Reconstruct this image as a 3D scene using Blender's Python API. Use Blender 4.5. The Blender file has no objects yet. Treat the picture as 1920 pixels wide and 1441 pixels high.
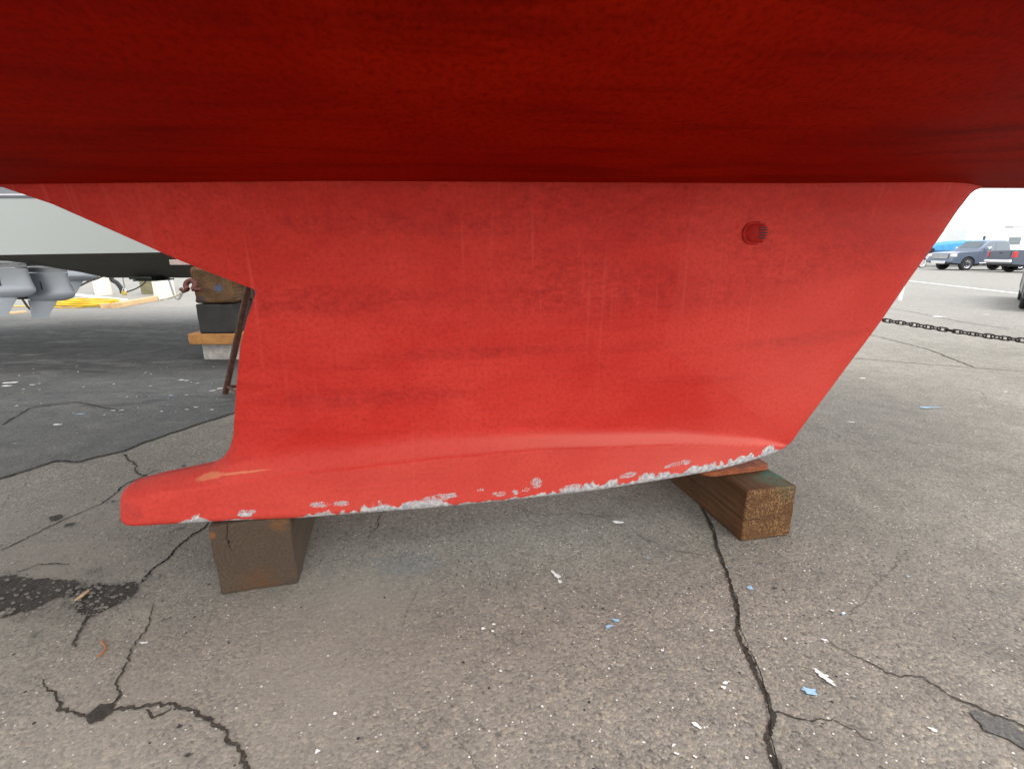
import bpy, math, random
import numpy as np
from mathutils import Vector, Matrix, noise
random.seed(7)
S=bpy.context.scene; COL=S.collection
R=math.radians
# ---------------- camera, sky, sun, exposure ----------------
H=1.22; F=900.0; P=R(15.5)
cd=bpy.data.cameras.new('camera'); cam=bpy.data.objects.new('camera',cd); COL.objects.link(cam)
cam.location=(0,0,H); cam.rotation_euler=(R(90)-P,0,0)
cd.sensor_width=36; cd.lens=36*F/1920; cd.clip_start=.02; cd.clip_end=3000
S.camera=cam
W=bpy.data.worlds.new("World"); S.world=W; W.use_nodes=True
nt=W.node_tree; bg=nt.nodes['Background']
sky=nt.nodes.new('ShaderNodeTexSky'); sky.sky_type='NISHITA'; sky.sun_disc=False
SUN_EL=R(58); SUN_ROT=R(135)
sky.sun_elevation=SUN_EL; sky.sun_rotation=SUN_ROT; sky.air_density=1.6; sky.dust_density=1.0; sky.ozone_density=1.0
hs=nt.nodes.new('ShaderNodeHueSaturation'); hs.inputs['Saturation'].default_value=.10; hs.inputs['Value'].default_value=1.0
nt.links.new(sky.outputs[0],hs.inputs['Color']); nt.links.new(hs.outputs[0],bg.inputs['Color']); bg.inputs['Strength'].default_value=.15
sd=bpy.data.lights.new('sun','SUN'); sd.energy=.6; sd.angle=R(25); sd.color=(1,.97,.93)
sun=bpy.data.objects.new('sun',sd); COL.objects.link(sun)
sv=Vector((math.sin(SUN_ROT)*math.cos(SUN_EL),math.cos(SUN_ROT)*math.cos(SUN_EL),math.sin(SUN_EL)))
sun.rotation_euler=sv.to_track_quat('Z','Y').to_euler()
S.view_settings.view_transform='Standard'; S.view_settings.look='None'; S.view_settings.gamma=1
S.view_settings.exposure=1.5
# ---------------- placing helpers ----------------
def ray(px,py):
    u=(px-960)/F; w=(720.5-py)/F
    return Vector((u,math.cos(P)+w*math.sin(P),-math.sin(P)+w*math.cos(P)))
CAMP=Vector((0,0,H))
def gnd(px,py,z=0.0):
    d=ray(px,py); return CAMP+d*((z-H)/d.z)
def atY(px,py,Y):
    d=ray(px,py); return CAMP+d*(Y/d.y)
# ---------------- object helpers ----------------
def tag(o,label=None,cat=None,group=None,kind=None):
    if label:o['label']=label
    if cat:o['category']=cat
    if group:o['group']=group
    if kind:o['kind']=kind
    return o
def empty(name,loc,rz=0,label=None,cat=None,group=None):
    o=bpy.data.objects.new(name,None); COL.objects.link(o); o.location=loc; o.rotation_euler=(0,0,rz)
    o.empty_display_size=.1
    return tag(o,label,cat,group)
def copy_tree(o,parent=None):
    c=o.copy(); COL.objects.link(c)
    if parent is not None: c.parent=parent
    for ch in list(o.children): copy_tree(ch,c)
    return c
class MB:
    def __init__(s): s.v=[]; s.f=[]
    def add(s,v,f):
        b=len(s.v); s.v+= [tuple(x) for x in v]; s.f+=[tuple(b+i for i in q) for q in f]; return s
    def box(s,x0,x1,y0,y1,z0,z1,M=None):
        v=[Vector((x,y,z)) for x in(x0,x1) for y in(y0,y1) for z in(z0,z1)]
        if M: v=[M@a for a in v]
        return s.add(v,[(0,1,3,2),(4,6,7,5),(0,4,5,1),(2,3,7,6),(0,2,6,4),(1,5,7,3)])
    def tube(s,pts,r,n=10,close=False,cap=True):
        pts=[Vector(p) for p in pts]; N=len(pts); rr=r if isinstance(r,(list,tuple)) else [r]*N
        up=None; V=[]
        for i,p in enumerate(pts):
            if close: d=pts[(i+1)%N]-pts[i-1]
            else: d=pts[min(i+1,N-1)]-pts[max(i-1,0)]
            d.normalize()
            if up is None:
                up=Vector((0,0,1)) if abs(d.z)<.9 else Vector((1,0,0))
            a=d.cross(up)
            if a.length<1e-4: a=d.cross(Vector((0,1,0)))
            a.normalize(); b=a.cross(d); up=b
            for k in range(n):
                t=2*math.pi*k/n; V.append(p+(a*math.cos(t)+b*math.sin(t))*rr[i])
        Fc=[]
        for i in range(N if close else N-1):
            j=(i+1)%N
            for k in range(n): Fc.append((i*n+k,i*n+(k+1)%n,j*n+(k+1)%n,j*n+k))
        if cap and not close: Fc+= [tuple(range(n))[::-1],tuple((N-1)*n+k for k in range(n))]
        return s.add(V,Fc)
    def lathe(s,prof,n=20,M=None):   # prof [(r,z)]
        V=[]; Fc=[]
        for r,z in prof:
            for k in range(n):
                t=2*math.pi*k/n; v=Vector((r*math.cos(t),r*math.sin(t),z)); V.append(M@v if M else v)
        for i in range(len(prof)-1):
            for k in range(n): Fc.append((i*n+k,i*n+(k+1)%n,(i+1)*n+(k+1)%n,(i+1)*n+k))
        return s.add(V,Fc)
    def prism(s,poly,y0,y1,M=None,axes='xz'):  # polygon extruded
        n=len(poly)
        def mk(a,b,c): return Vector((a,c,b)) if axes=='xz' else (Vector((a,b,c)) if axes=='xy' else Vector((c,a,b)))
        v=[mk(a,b,y0) for a,b in poly]+[mk(a,b,y1) for a,b in poly]
        if M: v=[M@a for a in v]
        return s.add(v,[tuple(range(n)),tuple(range(2*n-1,n-1,-1))]+[(i,i+n,(i+1)%n+n,(i+1)%n) for i in range(n)])
    def build(s,name,m,parent=None,smooth=False,bevel=0,seg=2,ang=40):
        me=bpy.data.meshes.new(name); me.from_pydata(s.v,[],s.f); 
        import bmesh
        bm=bmesh.new(); bm.from_mesh(me); bmesh.ops.recalc_face_normals(bm,faces=bm.faces); bm.to_mesh(me); bm.free()
        me.update()
        o=bpy.data.objects.new(name,me); COL.objects.link(o)
        if parent: o.parent=parent
        if m: me.materials.append(m)
        if smooth:
            for p in me.polygons:p.use_smooth=True
            me.set_sharp_from_angle(angle=R(ang))
        if bevel:
            b=o.modifiers.new('bevel','BEVEL'); b.width=bevel; b.segments=seg; b.limit_method='ANGLE'; b.angle_limit=R(35); b.harden_normals=False
            for p in me.polygons:p.use_smooth=True
            me.set_sharp_from_angle(angle=R(50)) if not smooth else None
        return o
# ---------------- material helpers ----------------
class N:
    def __init__(s,name):
        s.m=bpy.data.materials.new(name); s.m.use_nodes=True; s.t=s.m.node_tree; s.b=s.t.nodes['Principled BSDF']; s.l=s.t.links
        s.co=s.t.nodes.new('ShaderNodeTexCoord').outputs['Object']
    def n(s,ty,**k):
        x=s.t.nodes.new(ty)
        for a,b in k.items(): setattr(x,a,b)
        return x
    def put(s,sock,v):
        if isinstance(v,bpy.types.NodeSocket): s.l.new(v,sock)
        elif v is not None:
            if hasattr(sock.default_value,'__len__') and len(sock.default_value)==4 and len(v)==3: v=(*v,1)
            sock.default_value=v
    def map(s,scale=(1,1,1),loc=(0,0,0),rot=(0,0,0),co=None):
        x=s.n('ShaderNodeMapping'); s.put(x.inputs[0],co or s.co); x.inputs['Scale'].default_value=scale; x.inputs['Location'].default_value=loc; x.inputs['Rotation'].default_value=rot
        return x.outputs[0]
    def noise(s,sc,det=4,rough=.55,co=None,dist=0,col=False):
        x=s.n('ShaderNodeTexNoise'); s.put(x.inputs['Vector'],co or s.co); x.inputs['Scale'].default_value=sc; x.inputs['Detail'].default_value=det; x.inputs['Roughness'].default_value=rough; x.inputs['Distortion'].default_value=dist
        return x.outputs['Color' if col else 'Fac']
    def vor(s,sc,co=None,feat='F1',out='Distance'):
        x=s.n('ShaderNodeTexVoronoi',feature=feat); s.put(x.inputs['Vector'],co or s.co); x.inputs['Scale'].default_value=sc
        return x.outputs[out]
    def rng(s,v,a,b,c=0,d=1,smooth=False):
        x=s.n('ShaderNodeMapRange'); 
        if smooth:x.interpolation_type='SMOOTHSTEP'
        s.put(x.inputs[0],v)
        for i,q in enumerate((a,b,c,d)): x.inputs[i+1].default_value=q
        return x.outputs[0]
    def mix(s,f,a,b,mode='MIX'):
        x=s.n('ShaderNodeMix',data_type='RGBA',blend_type=mode); s.put(x.inputs[0],f); s.put(x.inputs[6],a); s.put(x.inputs[7],b); return x.outputs[2]
    def math(s,op,a,b=0.0,c=None,clamp=False):
        x=s.n('ShaderNodeMath',operation=op,use_clamp=clamp); s.put(x.inputs[0],a); s.put(x.inputs[1],b)
        if c is not None:s.put(x.inputs[2],c)
        return x.outputs[0]
    def sep(s,co=None):
        x=s.n('ShaderNodeSeparateXYZ'); s.put(x.inputs[0],co or s.co); return x.outputs
    def attr(s,name):
        x=s.n('ShaderNodeAttribute'); x.attribute_name=name; return x.outputs['Fac']
    def blob(s,pt,rad,co=None,inner=0.0):   # 1 at pt falling to 0 at rad (world/object metres)
        rx,ry=rad if isinstance(rad,tuple) else (rad,rad)
        m=s.n('ShaderNodeVectorMath',operation='SUBTRACT'); s.put(m.inputs[0],co or s.co); m.inputs[1].default_value=(pt[0],pt[1],0)
        m2=s.n('ShaderNodeVectorMath',operation='MULTIPLY'); s.put(m2.inputs[0],m.outputs[0]); m2.inputs[1].default_value=(1/rx,1/ry,0)
        l=s.n('ShaderNodeVectorMath',operation='LENGTH'); s.put(l.inputs[0],m2.outputs[0])
        return s.rng(l.outputs['Value'],1,inner,0,1,True)
    def bump(s,hh,dist=.01,strg=1.0,prev=None):
        x=s.n('ShaderNodeBump'); x.inputs['Distance'].default_value=dist; x.inputs['Strength'].default_value=strg; s.put(x.inputs['Height'],hh)
        if prev is not None:s.put(x.inputs['Normal'],prev)
        return x.outputs[0]
    def out(s,col,rough=.6,metal=0,spec=.5,nor=None):
        s.put(s.b.inputs['Base Color'],col); s.put(s.b.inputs['Roughness'],rough); s.put(s.b.inputs['Metallic'],metal); s.b.inputs['Specular IOR Level'].default_value=spec
        if nor is not None:s.put(s.b.inputs['Normal'],nor)
        return s.m
def plain(name,c,rough=.5,metal=0,spec=.5,var=.12,sc=6,bump=0,bsc=60):
    q=N(name)
    if var==0: return q.out((*c,1),rough,metal,spec)
    f=q.noise(sc,5,.6); a=tuple(max(0,x*(1-var)) for x in c); b=tuple(min(1,x*(1+var)) for x in c)
    nor=q.bump(q.noise(bsc,4,.6),bump) if bump else None
    return q.out(q.mix(q.rng(f,.3,.7),a,b),q.rng(q.noise(sc*3,3),.3,.7,max(0,rough-.07),min(1,rough+.07)),metal,spec,nor)
def glass(name,c=(.02,.03,.035)): return plain(name,c,.05,0,.8,.05)
# ---- ground ----
def ground_mat(name,dark=False):
    q=N(name)
    wob=q.mix(.04,q.co,q.noise(3,3,col=True)) 
    big=q.noise(.8,5,.6); mid=q.noise(6,5,.65); fine=q.noise(55,4,.7)
    agg=q.vor(120,out='Color'); agd=q.vor(120)
    agg2=q.vor(85,out='Color')
    ax=q.sep(agg); ax2=q.sep(agg2)
    if dark: base=q.mix(q.rng(big,.35,.65),(.085,.090,.092),(.128,.125,.116))
    else: base=q.mix(q.rng(big,.35,.65),(.182,.170,.148),(.238,.222,.194))
    base=q.mix(q.rng(mid,.3,.75,0,.5),base,(.115,.108,.10) if not dark else (.06,.064,.066))
    # sandy dust near the left block, where the aggregate is buried
    if not dark:
        sand=q.math('MAXIMUM',q.blob((-.75,1.15),(1.25,.85)),q.blob((-1.9,1.7),(1.6,1.3)))
        sand=q.math('MULTIPLY',sand,q.rng(q.noise(2.2,5,.6),.3,.6))
        sand=q.math('MAXIMUM',sand,q.blob((-.55,1.45),(.45,.4)))
        base=q.mix(q.math('MULTIPLY',sand,.75),base,(.232,.214,.178))
        sandy=q.math('SUBTRACT',1.0,q.math('MULTIPLY',sand,.72))
        # concrete-like pale strip and darker scuffs
        b1=q.math('MULTIPLY',q.blob((1.9,1.25),(.9,.5)),q.rng(q.noise(5,6,.7),.45,.62))
        base=q.mix(q.math('MULTIPLY',b1,.45),base,(.085,.08,.078))
        b2=q.math('MULTIPLY',q.blob((-.42,1.68),(.16,.1),inner=.6),q.rng(q.noise(9,4),.35,.5))
        base=q.mix(q.math('MULTIPLY',b2,.4),base,(.13,.145,.165))
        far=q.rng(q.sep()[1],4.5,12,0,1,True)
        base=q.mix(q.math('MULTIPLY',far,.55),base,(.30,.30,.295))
    else:
        sandy=.8
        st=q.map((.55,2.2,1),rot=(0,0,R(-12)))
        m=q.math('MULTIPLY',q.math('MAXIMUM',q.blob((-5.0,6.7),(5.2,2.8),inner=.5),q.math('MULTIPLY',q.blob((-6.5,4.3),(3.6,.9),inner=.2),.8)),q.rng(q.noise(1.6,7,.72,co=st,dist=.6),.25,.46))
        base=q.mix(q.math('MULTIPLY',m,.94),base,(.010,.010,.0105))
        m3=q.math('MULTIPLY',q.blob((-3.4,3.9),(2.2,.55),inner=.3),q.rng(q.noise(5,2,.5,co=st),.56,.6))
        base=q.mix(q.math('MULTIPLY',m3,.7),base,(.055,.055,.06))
        m2=q.rng(q.noise(2.1,6,.7,co=st,dist=.3),.57,.68)
        base=q.mix(q.math('MULTIPLY',m2,.4),base,(.17,.16,.145))
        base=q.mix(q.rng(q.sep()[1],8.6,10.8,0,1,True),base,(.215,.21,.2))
        pt=q.math('MULTIPLY',q.rng(q.noise(9,6,.75,co=q.map((.6,1.6,1))),.66,.7),q.rng(q.noise(1.1,2),.5,.6))
        base=q.mix(q.math('MULTIPLY',pt,.8),base,(.6,.62,.62))
    # aggregate colour grains
    g=q.mix(1.0,base,q.mix(ax[0],(.45,.46,.47),(1.65,1.55,1.38)),'MULTIPLY')
    f1=q.math('MULTIPLY',q.rng(ax[1],.15,1,.2,1.0),sandy)
    c=q.mix(f1,base,g)
    wf=q.math('MULTIPLY',q.math('GREATER_THAN',ax[2],.990),q.math('LESS_THAN',agd,.30))
    c=q.mix(q.math('MULTIPLY',wf,q.math('MULTIPLY',sandy,.85) if not dark else .7),c,(.72,.70,.67))
    # larger pale and bluish and dark chips
    d2=q.vor(85); wf2=q.math('MULTIPLY',q.math('GREATER_THAN',ax2[0],.9965),q.math('LESS_THAN',d2,.26))
    c=q.mix(wf2,c,(.6,.6,.58))
    d3=q.vor(60,co=q.map(loc=(3,7,0))); v3=q.sep(q.vor(60,co=q.map(loc=(3,7,0)),out='Color'))[0]
    bf=q.math('MULTIPLY',q.math('GREATER_THAN',v3,.985),q.math('LESS_THAN',d3,.28)); c=q.mix(bf,c,(.035,.03,.03))
    # hairline cracking
    wc=q.mix(.12,q.co,q.noise(4,5,.7,col=True)) 
    vd=q.vor(1.1,co=wc,feat='DISTANCE_TO_EDGE'); hair=q.math('MULTIPLY',q.rng(vd,0,.0035,1,0),q.rng(q.noise(1.3,3,co=q.map(loc=(5,1,0))),.5,.58))
    c=q.mix(q.math('MULTIPLY',hair,.75),c,(.05,.045,.04))
    nor=q.bump(q.math('MULTIPLY',fine,1.0),.006,.7)
    nor=q.bump(q.math('MULTIPLY',q.math('SUBTRACT',1.0,agd),sandy),.0022,.9,nor)
    nor=q.bump(q.math('MULTIPLY',big,1.0),.05,.6,nor)
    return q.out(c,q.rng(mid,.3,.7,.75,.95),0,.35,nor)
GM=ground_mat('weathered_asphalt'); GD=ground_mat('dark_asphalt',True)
def wood(name,c1,c2,cx=0,cz=0,rings=45,check=None,bump=.003,speck=None,stain=None,dirt=(.05,.04,.03),grain=1.0):
    q=N(name); x,y,z=q.sep(q.mix(.045,q.co,q.noise(4,3,col=True,co=q.map((1,.25,1)))))
    dx=q.math('SUBTRACT',x,cx+.02); dz=q.math('SUBTRACT',z,cz+.02)
    r=q.math('SQRT',q.math('ADD',q.math('MULTIPLY',dx,dx),q.math('MULTIPLY',dz,dz)))
    w=q.math('SINE',q.math('MULTIPLY',r,rings*6.283)); w=q.math('MULTIPLY',q.rng(w,-.6,1),q.rng(q.noise(9,4,.7),.35,.65,.25,1))
    fib=q.noise(1,5,.65,co=q.map((90,3,90)))
    c=q.mix(q.math('MULTIPLY',w,.55*grain),c2,c1)
    c=q.mix(q.rng(fib,.35,.7,0,.55),c,tuple(a*.5 for a in c1))
    c=q.mix(q.rng(q.noise(7,5,.65),.42,.68,0,.6),c,dirt)
    if speck:
        fx=q.math('MULTIPLY',q.math('GREATER_THAN',q.sep(q.vor(230,out='Color'))[0],.66),q.math('MULTIPLY',q.rng(q.noise(14,3),.36,.55),q.math('LESS_THAN',q.sep()[1],.008)))
        c=q.mix(q.math('MULTIPLY',fx,speck[1]),c,speck[0])
    if stain:
        for (pp,rr,cc) in stain:
            b=q.n('ShaderNodeVectorMath',operation='DISTANCE'); q.put(b.inputs[0],q.co); b.inputs[1].default_value=pp
            k=q.math('MULTIPLY',q.rng(b.outputs['Value'],rr,rr*.3),q.rng(q.noise(35,4,.7),.4,.52)); c=q.mix(q.math('MULTIPLY',k,.8),c,cc)
    nor=q.bump(q.math('ADD',q.math('MULTIPLY',fib,.6),q.math('MULTIPLY',w,.25)),bump)
    if check:   # drying splits: (axis 'x'/'z', position, from, to, width)
        for ax,pos,a,b,wd in check:
            u,v=(x,z) if ax=='x' else (z,x)
            dd=q.math('ABSOLUTE',q.math('SUBTRACT',q.math('ADD',u,q.rng(q.noise(18,3,co=q.map((1,.15,1))),.3,.7,-.008,.008)),pos))
            k=q.math('MULTIPLY',q.rng(dd,wd,wd*.5),q.math('MULTIPLY',q.math('GREATER_THAN',v,a),q.math('LESS_THAN',v,b)))
            c=q.mix(k,c,(.006,.005,.004))
    return q.out(c,.82,0,.25,nor)
RUST=plain('rusty_steel',(.12,.055,.04),.75,.2,.4,.45,25,.002,120)
CHAINM=plain('dark_chain_steel',(.05,.042,.038),.6,.5,.5,.5,60,.0015,150)
WHITE=plain('white_gelcoat',(.74,.75,.72),.35,var=.04)
BLACKR=plain('black_rubber',(.02,.02,.021),.7,var=.3,sc=20)
CHROME=plain('chrome',(.75,.76,.78),.15,1,var=.05)
DARKIN=plain('dark_slot',(.015,.012,.012),.8)

# ---------------- setting: ground ----------------
g=MB()
xs=[-900,-60,-12,-4,-2,0,2,4,12,60,900]; ys=[-300,-30,-6,0,2,4,8,20,60,200,1500]
g.v=[(x,y,0) for y in ys for x in xs]; nx=len(xs)
g.f=[(j*nx+i,j*nx+i+1,(j+1)*nx+i+1,(j+1)*nx+i) for j in range(len(ys)-1) for i in range(nx-1)]
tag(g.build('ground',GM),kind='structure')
def crooked(pts,step=.006,amp=.012,seed=0,sc=9):
    out=[]
    for a,b in zip(pts[:-1],pts[1:]):
        n=max(2,int((b-a).length/step)); d=(b-a).normalized(); nn=Vector((-d.y,d.x,0))
        for i in range(n):
            p=a.lerp(b,i/n)
            k=noise.noise(Vector((p.x*sc*11,p.y*sc*11,seed+7)))*amp*.45+noise.noise(Vector((p.x*sc,p.y*sc,seed)))*amp*1.6+noise.noise(Vector((p.x*sc*4,p.y*sc*4,seed+5)))*amp*.7+random.uniform(-1,1)*amp*.12
            out.append(p+nn*k)
    out.append(pts[-1]); return out
CRM=plain('crack_fill_dirt',(.05,.043,.035),.95,0,.2,.5,40,.01,90)
CRD=plain('crack_shadowed_gap',(.02,.018,.016),.95,0,.1,.4,40)
POT=plain('crumbled_wet_dirt',(.035,.030,.024),.8,0,.35,.45,18,.012,50)
def crack(px,w0,w1,seed,z=.004,mat=None,amp=.012,name='ground_crack'):
    pts=crooked([gnd(*p) for p in px],seed=seed,amp=amp); V=[];n=len(pts)
    for i,p in enumerate(pts):
        t=i/(n-1); w=(w0+(w1-w0)*t)*(.55+1.1*abs(noise.noise(Vector((p.x*14,p.y*14,seed+9))))+.5*random.random())*.5
        if t<.04:w*=t/.04
        if t>.96:w*=(1-t)/.04
        a=pts[max(0,i-3)];b=pts[min(n-1,i+3)]; d=(b-a).normalized(); nn=Vector((-d.y,d.x,0))
        V+= [Vector((*(p+nn*w*random.uniform(.6,1.3)).xy,z)),Vector((*(p-nn*w*random.uniform(.6,1.3)).xy,z))]
    m=MB(); m.add(V,[(2*i,2*i+1,2*i+3,2*i+2) for i in range(n-1)])
    return tag(m.build(name,mat or CRM),kind='structure')
def patch(px,name,mat,z,amp=.012,seed=0,step=.012):
    pts=[gnd(*p) for p in px]; pts.append(pts[0]); q=crooked(pts,step=step,amp=amp,seed=seed)[:-1]
    m=MB(); m.add([(p.x,p.y,z) for p in q],[tuple(range(len(q)))]); return tag(m.build(name,mat),kind='structure')
# darker newer paving beyond the long joint, left
e1=[(-200,900),(0,845),(60,822),(150,800),(250,772+0),(330,753),(400,0)]
ed=[(-260,915),(0,846),(100,826),(150,808),(240,786+38),(330,800),(440,775),(560,735)]
ed=[(-260,925),(0,898+0),(20,893),(100,866),(150,866),(230,846),(330,810),(440,775),(560,738)]
near=crooked([gnd(*p) for p in ed],amp=.012,seed=3)
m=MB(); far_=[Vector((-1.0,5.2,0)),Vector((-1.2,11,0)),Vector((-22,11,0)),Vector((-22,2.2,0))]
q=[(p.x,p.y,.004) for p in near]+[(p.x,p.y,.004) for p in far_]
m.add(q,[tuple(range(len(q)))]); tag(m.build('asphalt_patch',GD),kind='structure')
crack(ed,.008,.009,3,z=.008,amp=.012,mat=CRD)
crack([(0,1035),(60,1005),(120,975),(190,945),(240,905),(300,880)],.006,.007,11,mat=CRD)
crack([(228,852),(250,868),(262,885),(275,895)],.01,.008,12)
crack([(395,975),(330,1030),(285,1070),(262,1095)],.007,.012,13,mat=CRD)
crack([(262,1095),(225,1130),(160,1158),(150,1190),(143,1215)],.012,.008,14)
crack([(0,1160),(60,1135),(120,1110),(175,1105)],.012,.008,31)
crack([(30,1070),(70,1058),(130,1060)],.006,.005,32)
crack([(290,1130),(275,1180),(252,1215),(246,1240),(225,1280),(228,1300),(205,1335)],.003,.009,15)
crack([(80,1272),(95,1300),(120,1325),(160,1345)],.004,.010,16)
crack([(210,1333),(260,1325),(300,1325),(350,1332),(395,1345),(400,1355),(425,1370),(428,1385),(455,1410),(462,1430),(455,1470)],.010,.012,17,z=.005)
crack([(285,1325),(290,1343),(310,1338),(322,1326)],.006,.006,18,z=.006)
crack([(1310,945),(1335,985),(1345,1030),(1368,1090),(1385,1150),(1382,1185),(1410,1240),(1430,1300),(1445,1350),(1440,1385),(1455,1441),(1480,1520)],.013,.013,19,mat=CRM,amp=.007)
crack([(1312,950),(1337,990),(1348,1035),(1371,1095),(1389,1150),(1387,1185),(1414,1240),(1434,1300),(1449,1350),(1444,1385),(1459,1441),(1484,1520)],.0035,.0035,20,z=.008,mat=CRD,amp=.006)
crack([(1545,1195),(1600,1230),(1660,1262),(1730,1272),(1780,1305),(1850,1335),(1960,1380)],.003,.008,21)
crack([(1450,1340),(1500,1350),(1560,1348),(1640,1390)],.004,.003,22)
crack([(1830,1330),(1880,1370),(1960,1430)],.008,.012,23)
crack([(1585,620),(1650,632),(1740,655),(1830,690)],.012,.014,24,mat=CRD)
crack([(1560,668),(1700,680),(1830,690),(2000,702)],.012,.010,25,mat=CRD,amp=.004)
crack([(1640,575),(1700,583),(1800,603),(1900,618)],.02,.02,26)
crack([(960,950),(1010,965),(1060,963),(1180,972)],.003,.003,27)
crack([(1190,1000),(1250,1030),(1330,1045)],.003,.002,28)
crack([(720,950),(705,990),(690,1010)],.006,.003,29)
crack([(0,700),(100,690),(210,700)],.02,.012,33,z=.009)
crack([(0,800),(60,765),(150,755),(230,772)],.015,.012,34,z=.009)
patch([(-40,1075),(60,1078),(150,1092),(135,1118),(70,1135),(0,1155),(-60,1165)],'pothole',POT,.0045,.03,41)
patch([(150,1108),(190,1095),(262,1088),(250,1110),(215,1135),(175,1155),(150,1135)],'pothole',POT,.0045,.025,42)
patch([(165,1345),(185,1326),(215,1322),(212,1338),(190,1352),(168,1360)],'pothole',POT,.0048,.012,43)
patch([(92,970),(115,965),(118,972),(98,977)],'pothole',POT,.0048,.008,44)
patch([(1820,1340),(1900,1360),(1960,1400),(1960,1440),(1890,1390)],'asphalt_patch',GD,.0052,.03,45)
# loose crumbs around the potholes, one heap of gravel
m=MB(); 
def pebble(m,p,r):
    vs=[];k=5
    for th in (-.6,.2,.8):
        for i in range(k):
            a=2*math.pi*i/k+random.random()*.5; rr=r*math.cos(th)*random.uniform(.7,1.2); vs.append(Vector((p.x+rr*math.cos(a),p.y+rr*math.sin(a)*.8,.004+max(0,r*.5*(math.sin(th)+.6)))))
    f=[tuple(range(k))[::-1],tuple(range(2*k,3*k))]
    for j in range(2):
        for i in range(k): f.append((j*k+i,j*k+(i+1)%k,(j+1)*k+(i+1)%k,(j+1)*k+i))
    m.add(vs,f)
for i in range(420):
    t=random.random(); 
    c=random.choice([((20,1120),40,35),((120,1105),45,25),((160,1120),30,25),((210,1110),45,25),((60,1155),60,10),((150,1110),40,20)])
    p=gnd(c[0][0]+random.gauss(0,c[1]),c[0][1]+random.gauss(0,c[2])); pebble(m,p,random.choice([.002,.003,.003,.004,.006,.009]))
tag(m.build('gravel',plain('crumb_stone',(.15,.138,.12),.9,0,.3,.5,30)), 'loose asphalt crumbs scattered in and around the crumbling holes','gravel',kind='stuff')
m=MB()
for i in range(700):
    a=random.uniform(-1,1)*.95; d=random.uniform(.75,3.6); p=Vector((a*d*1.1,d,0)); pebble(m,p,random.choice([.002,.002,.0025,.003,.004]))
tag(m.build('loose_grit',plain('grit_stone',(.3,.28,.25),.9,0,.3,.6,40)),'fine loose grit scattered thinly over the paved yard','grit',kind='stuff')
# paint drips and smears on the paving
def splat(px,py,r,el,rot,seed):
    c=gnd(px,py); pts=[];n=22
    for i in range(n):
        a=2*math.pi*i/n; rr=r*(1+.8*noise.noise(Vector((math.cos(a)*1.3+seed,math.sin(a)*1.3,seed))))
        x=rr*math.cos(a)*el; y=rr*math.sin(a); pts.append((c.x+x*math.cos(rot)-y*math.sin(rot),c.y+x*math.sin(rot)+y*math.cos(rot)))
    return pts
def splats(name,mat,lst,z=.006):
    m=MB()
    for i,(px,py,r,el,rot) in enumerate(lst):
        q=splat(px,py,r,el,rot,i*3.1); m.add([(x,y,z+i*.00001) for x,y in q],[tuple(range(len(q)))])
    return tag(m.build(name,mat),kind='structure')
wl=[(1045,1082,.008,2.2,-1),(1038,1075,.006,2.5,-1),(1050,1092,.006,2,-1),(907,1180,.005,1.2,0),(926,1172,.004,1.2,0),(924,1185,.005,1.1,1),(628,1340,.004,1,0),(595,1411,.005,1.1,0),
 (1530,1258,.004,2.5,-.9),(1536,1264,.005,3,-.8),(1542,1266,.004,2,-1),(1545,1272,.006,2.6,-.9),(1552,1275,.004,3,-.8),(1556,1281,.005,2.4,-.9),(1562,1285,.003,3,-.9),(1548,1268,.003,2,-.7),(1359,1283,.006,1.3,.5),(1357,1291,.005,1.2,0),(1334,1184,.005,1.6,0),(1547,1202,.005,2,-.5),(1560,1146,.004,1.5,-.4),(1306,1362,.005,2.2,-.8),
 (1472,1199,.004,1.2,0),(1506,1278,.003,1,0),(1158,980,.012,2,0),(1748,1370,.005,1.6,-.6),(1303,1421,.004,1,0),(1400,1423,.004,1,0),(1581,1151,.004,1.3,0),(1596,1133,.003,1.6,-.4),(340,713,.014,2,.2),(400,733,.010,3,.3),(412,729,.012,2,.3),(20,718,.018,3,.2),(12,724,.015,2,.2),(60,722,.012,2,.2),
 (215,770,.012,2,0),(228,770,.012,2,0),(271,1207,.0045,3,0),(107,797,.012,2.5,0),(350,714,.008,3,0),(368,764,.008,2,.2),(1618,710,.01,3,0),(1850,590,.03,2,0),(1760,594,.05,3,0),(1595,792,.008,3,-.4),(1886,735,.01,1,0)]
for i in range(35):
    wl.append((random.uniform(850,1900),random.uniform(930,1435),random.choice([.0015,.002,.003]),random.uniform(1,2),random.uniform(-1,1)))
for i in range(50): wl.append((random.uniform(0,430),random.uniform(680,780),random.choice([.003,.004,.006]),random.uniform(1,2.5),random.uniform(-1,1)))
splats('white_paint_drips',plain('white_paint_mark',(.7,.7,.68),.7,var=.15,sc=60),wl)
bl=[(1407,1104,.008,1.5,.1),(1520,1298,.011,1.6,0),(1510,1295,.008,1.3,0),(1362,1066,.004,1.2,0),(1142,1176,.006,2,.4),(1155,1165,.006,2.4,-.4),(1580,1153,.004,1.2,0),(1740,765,.014,6,0),(1702,1082,.004,1.3,0),(320,742,.010,2,.2),(150,777,.010,3,.2),(1215,1048,.003,2,0)]
splats('blue_paint_drips',plain('blue_paint_mark',(.27,.45,.62),.7,var=.15,sc=60),bl,.0065)
kl=[(345,875,.010,1.3,.2),(213,941,.009,1.2,0),(220,948,.004,1,0),(321,866,.005,1.2,0),(361,858,.004,1.2,0),(1130,1143,.005,1,0),(1452,1105,.005,1.5,0),(392,1098,.005,1.2,0),(370,1110,.003,1.2,0),(337,1364,.006,1.2,.2),(352,1418,.005,1.2,.2),(132,985,.012,1.8,.2),(232,975,.012,1.2,.3)]
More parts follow.
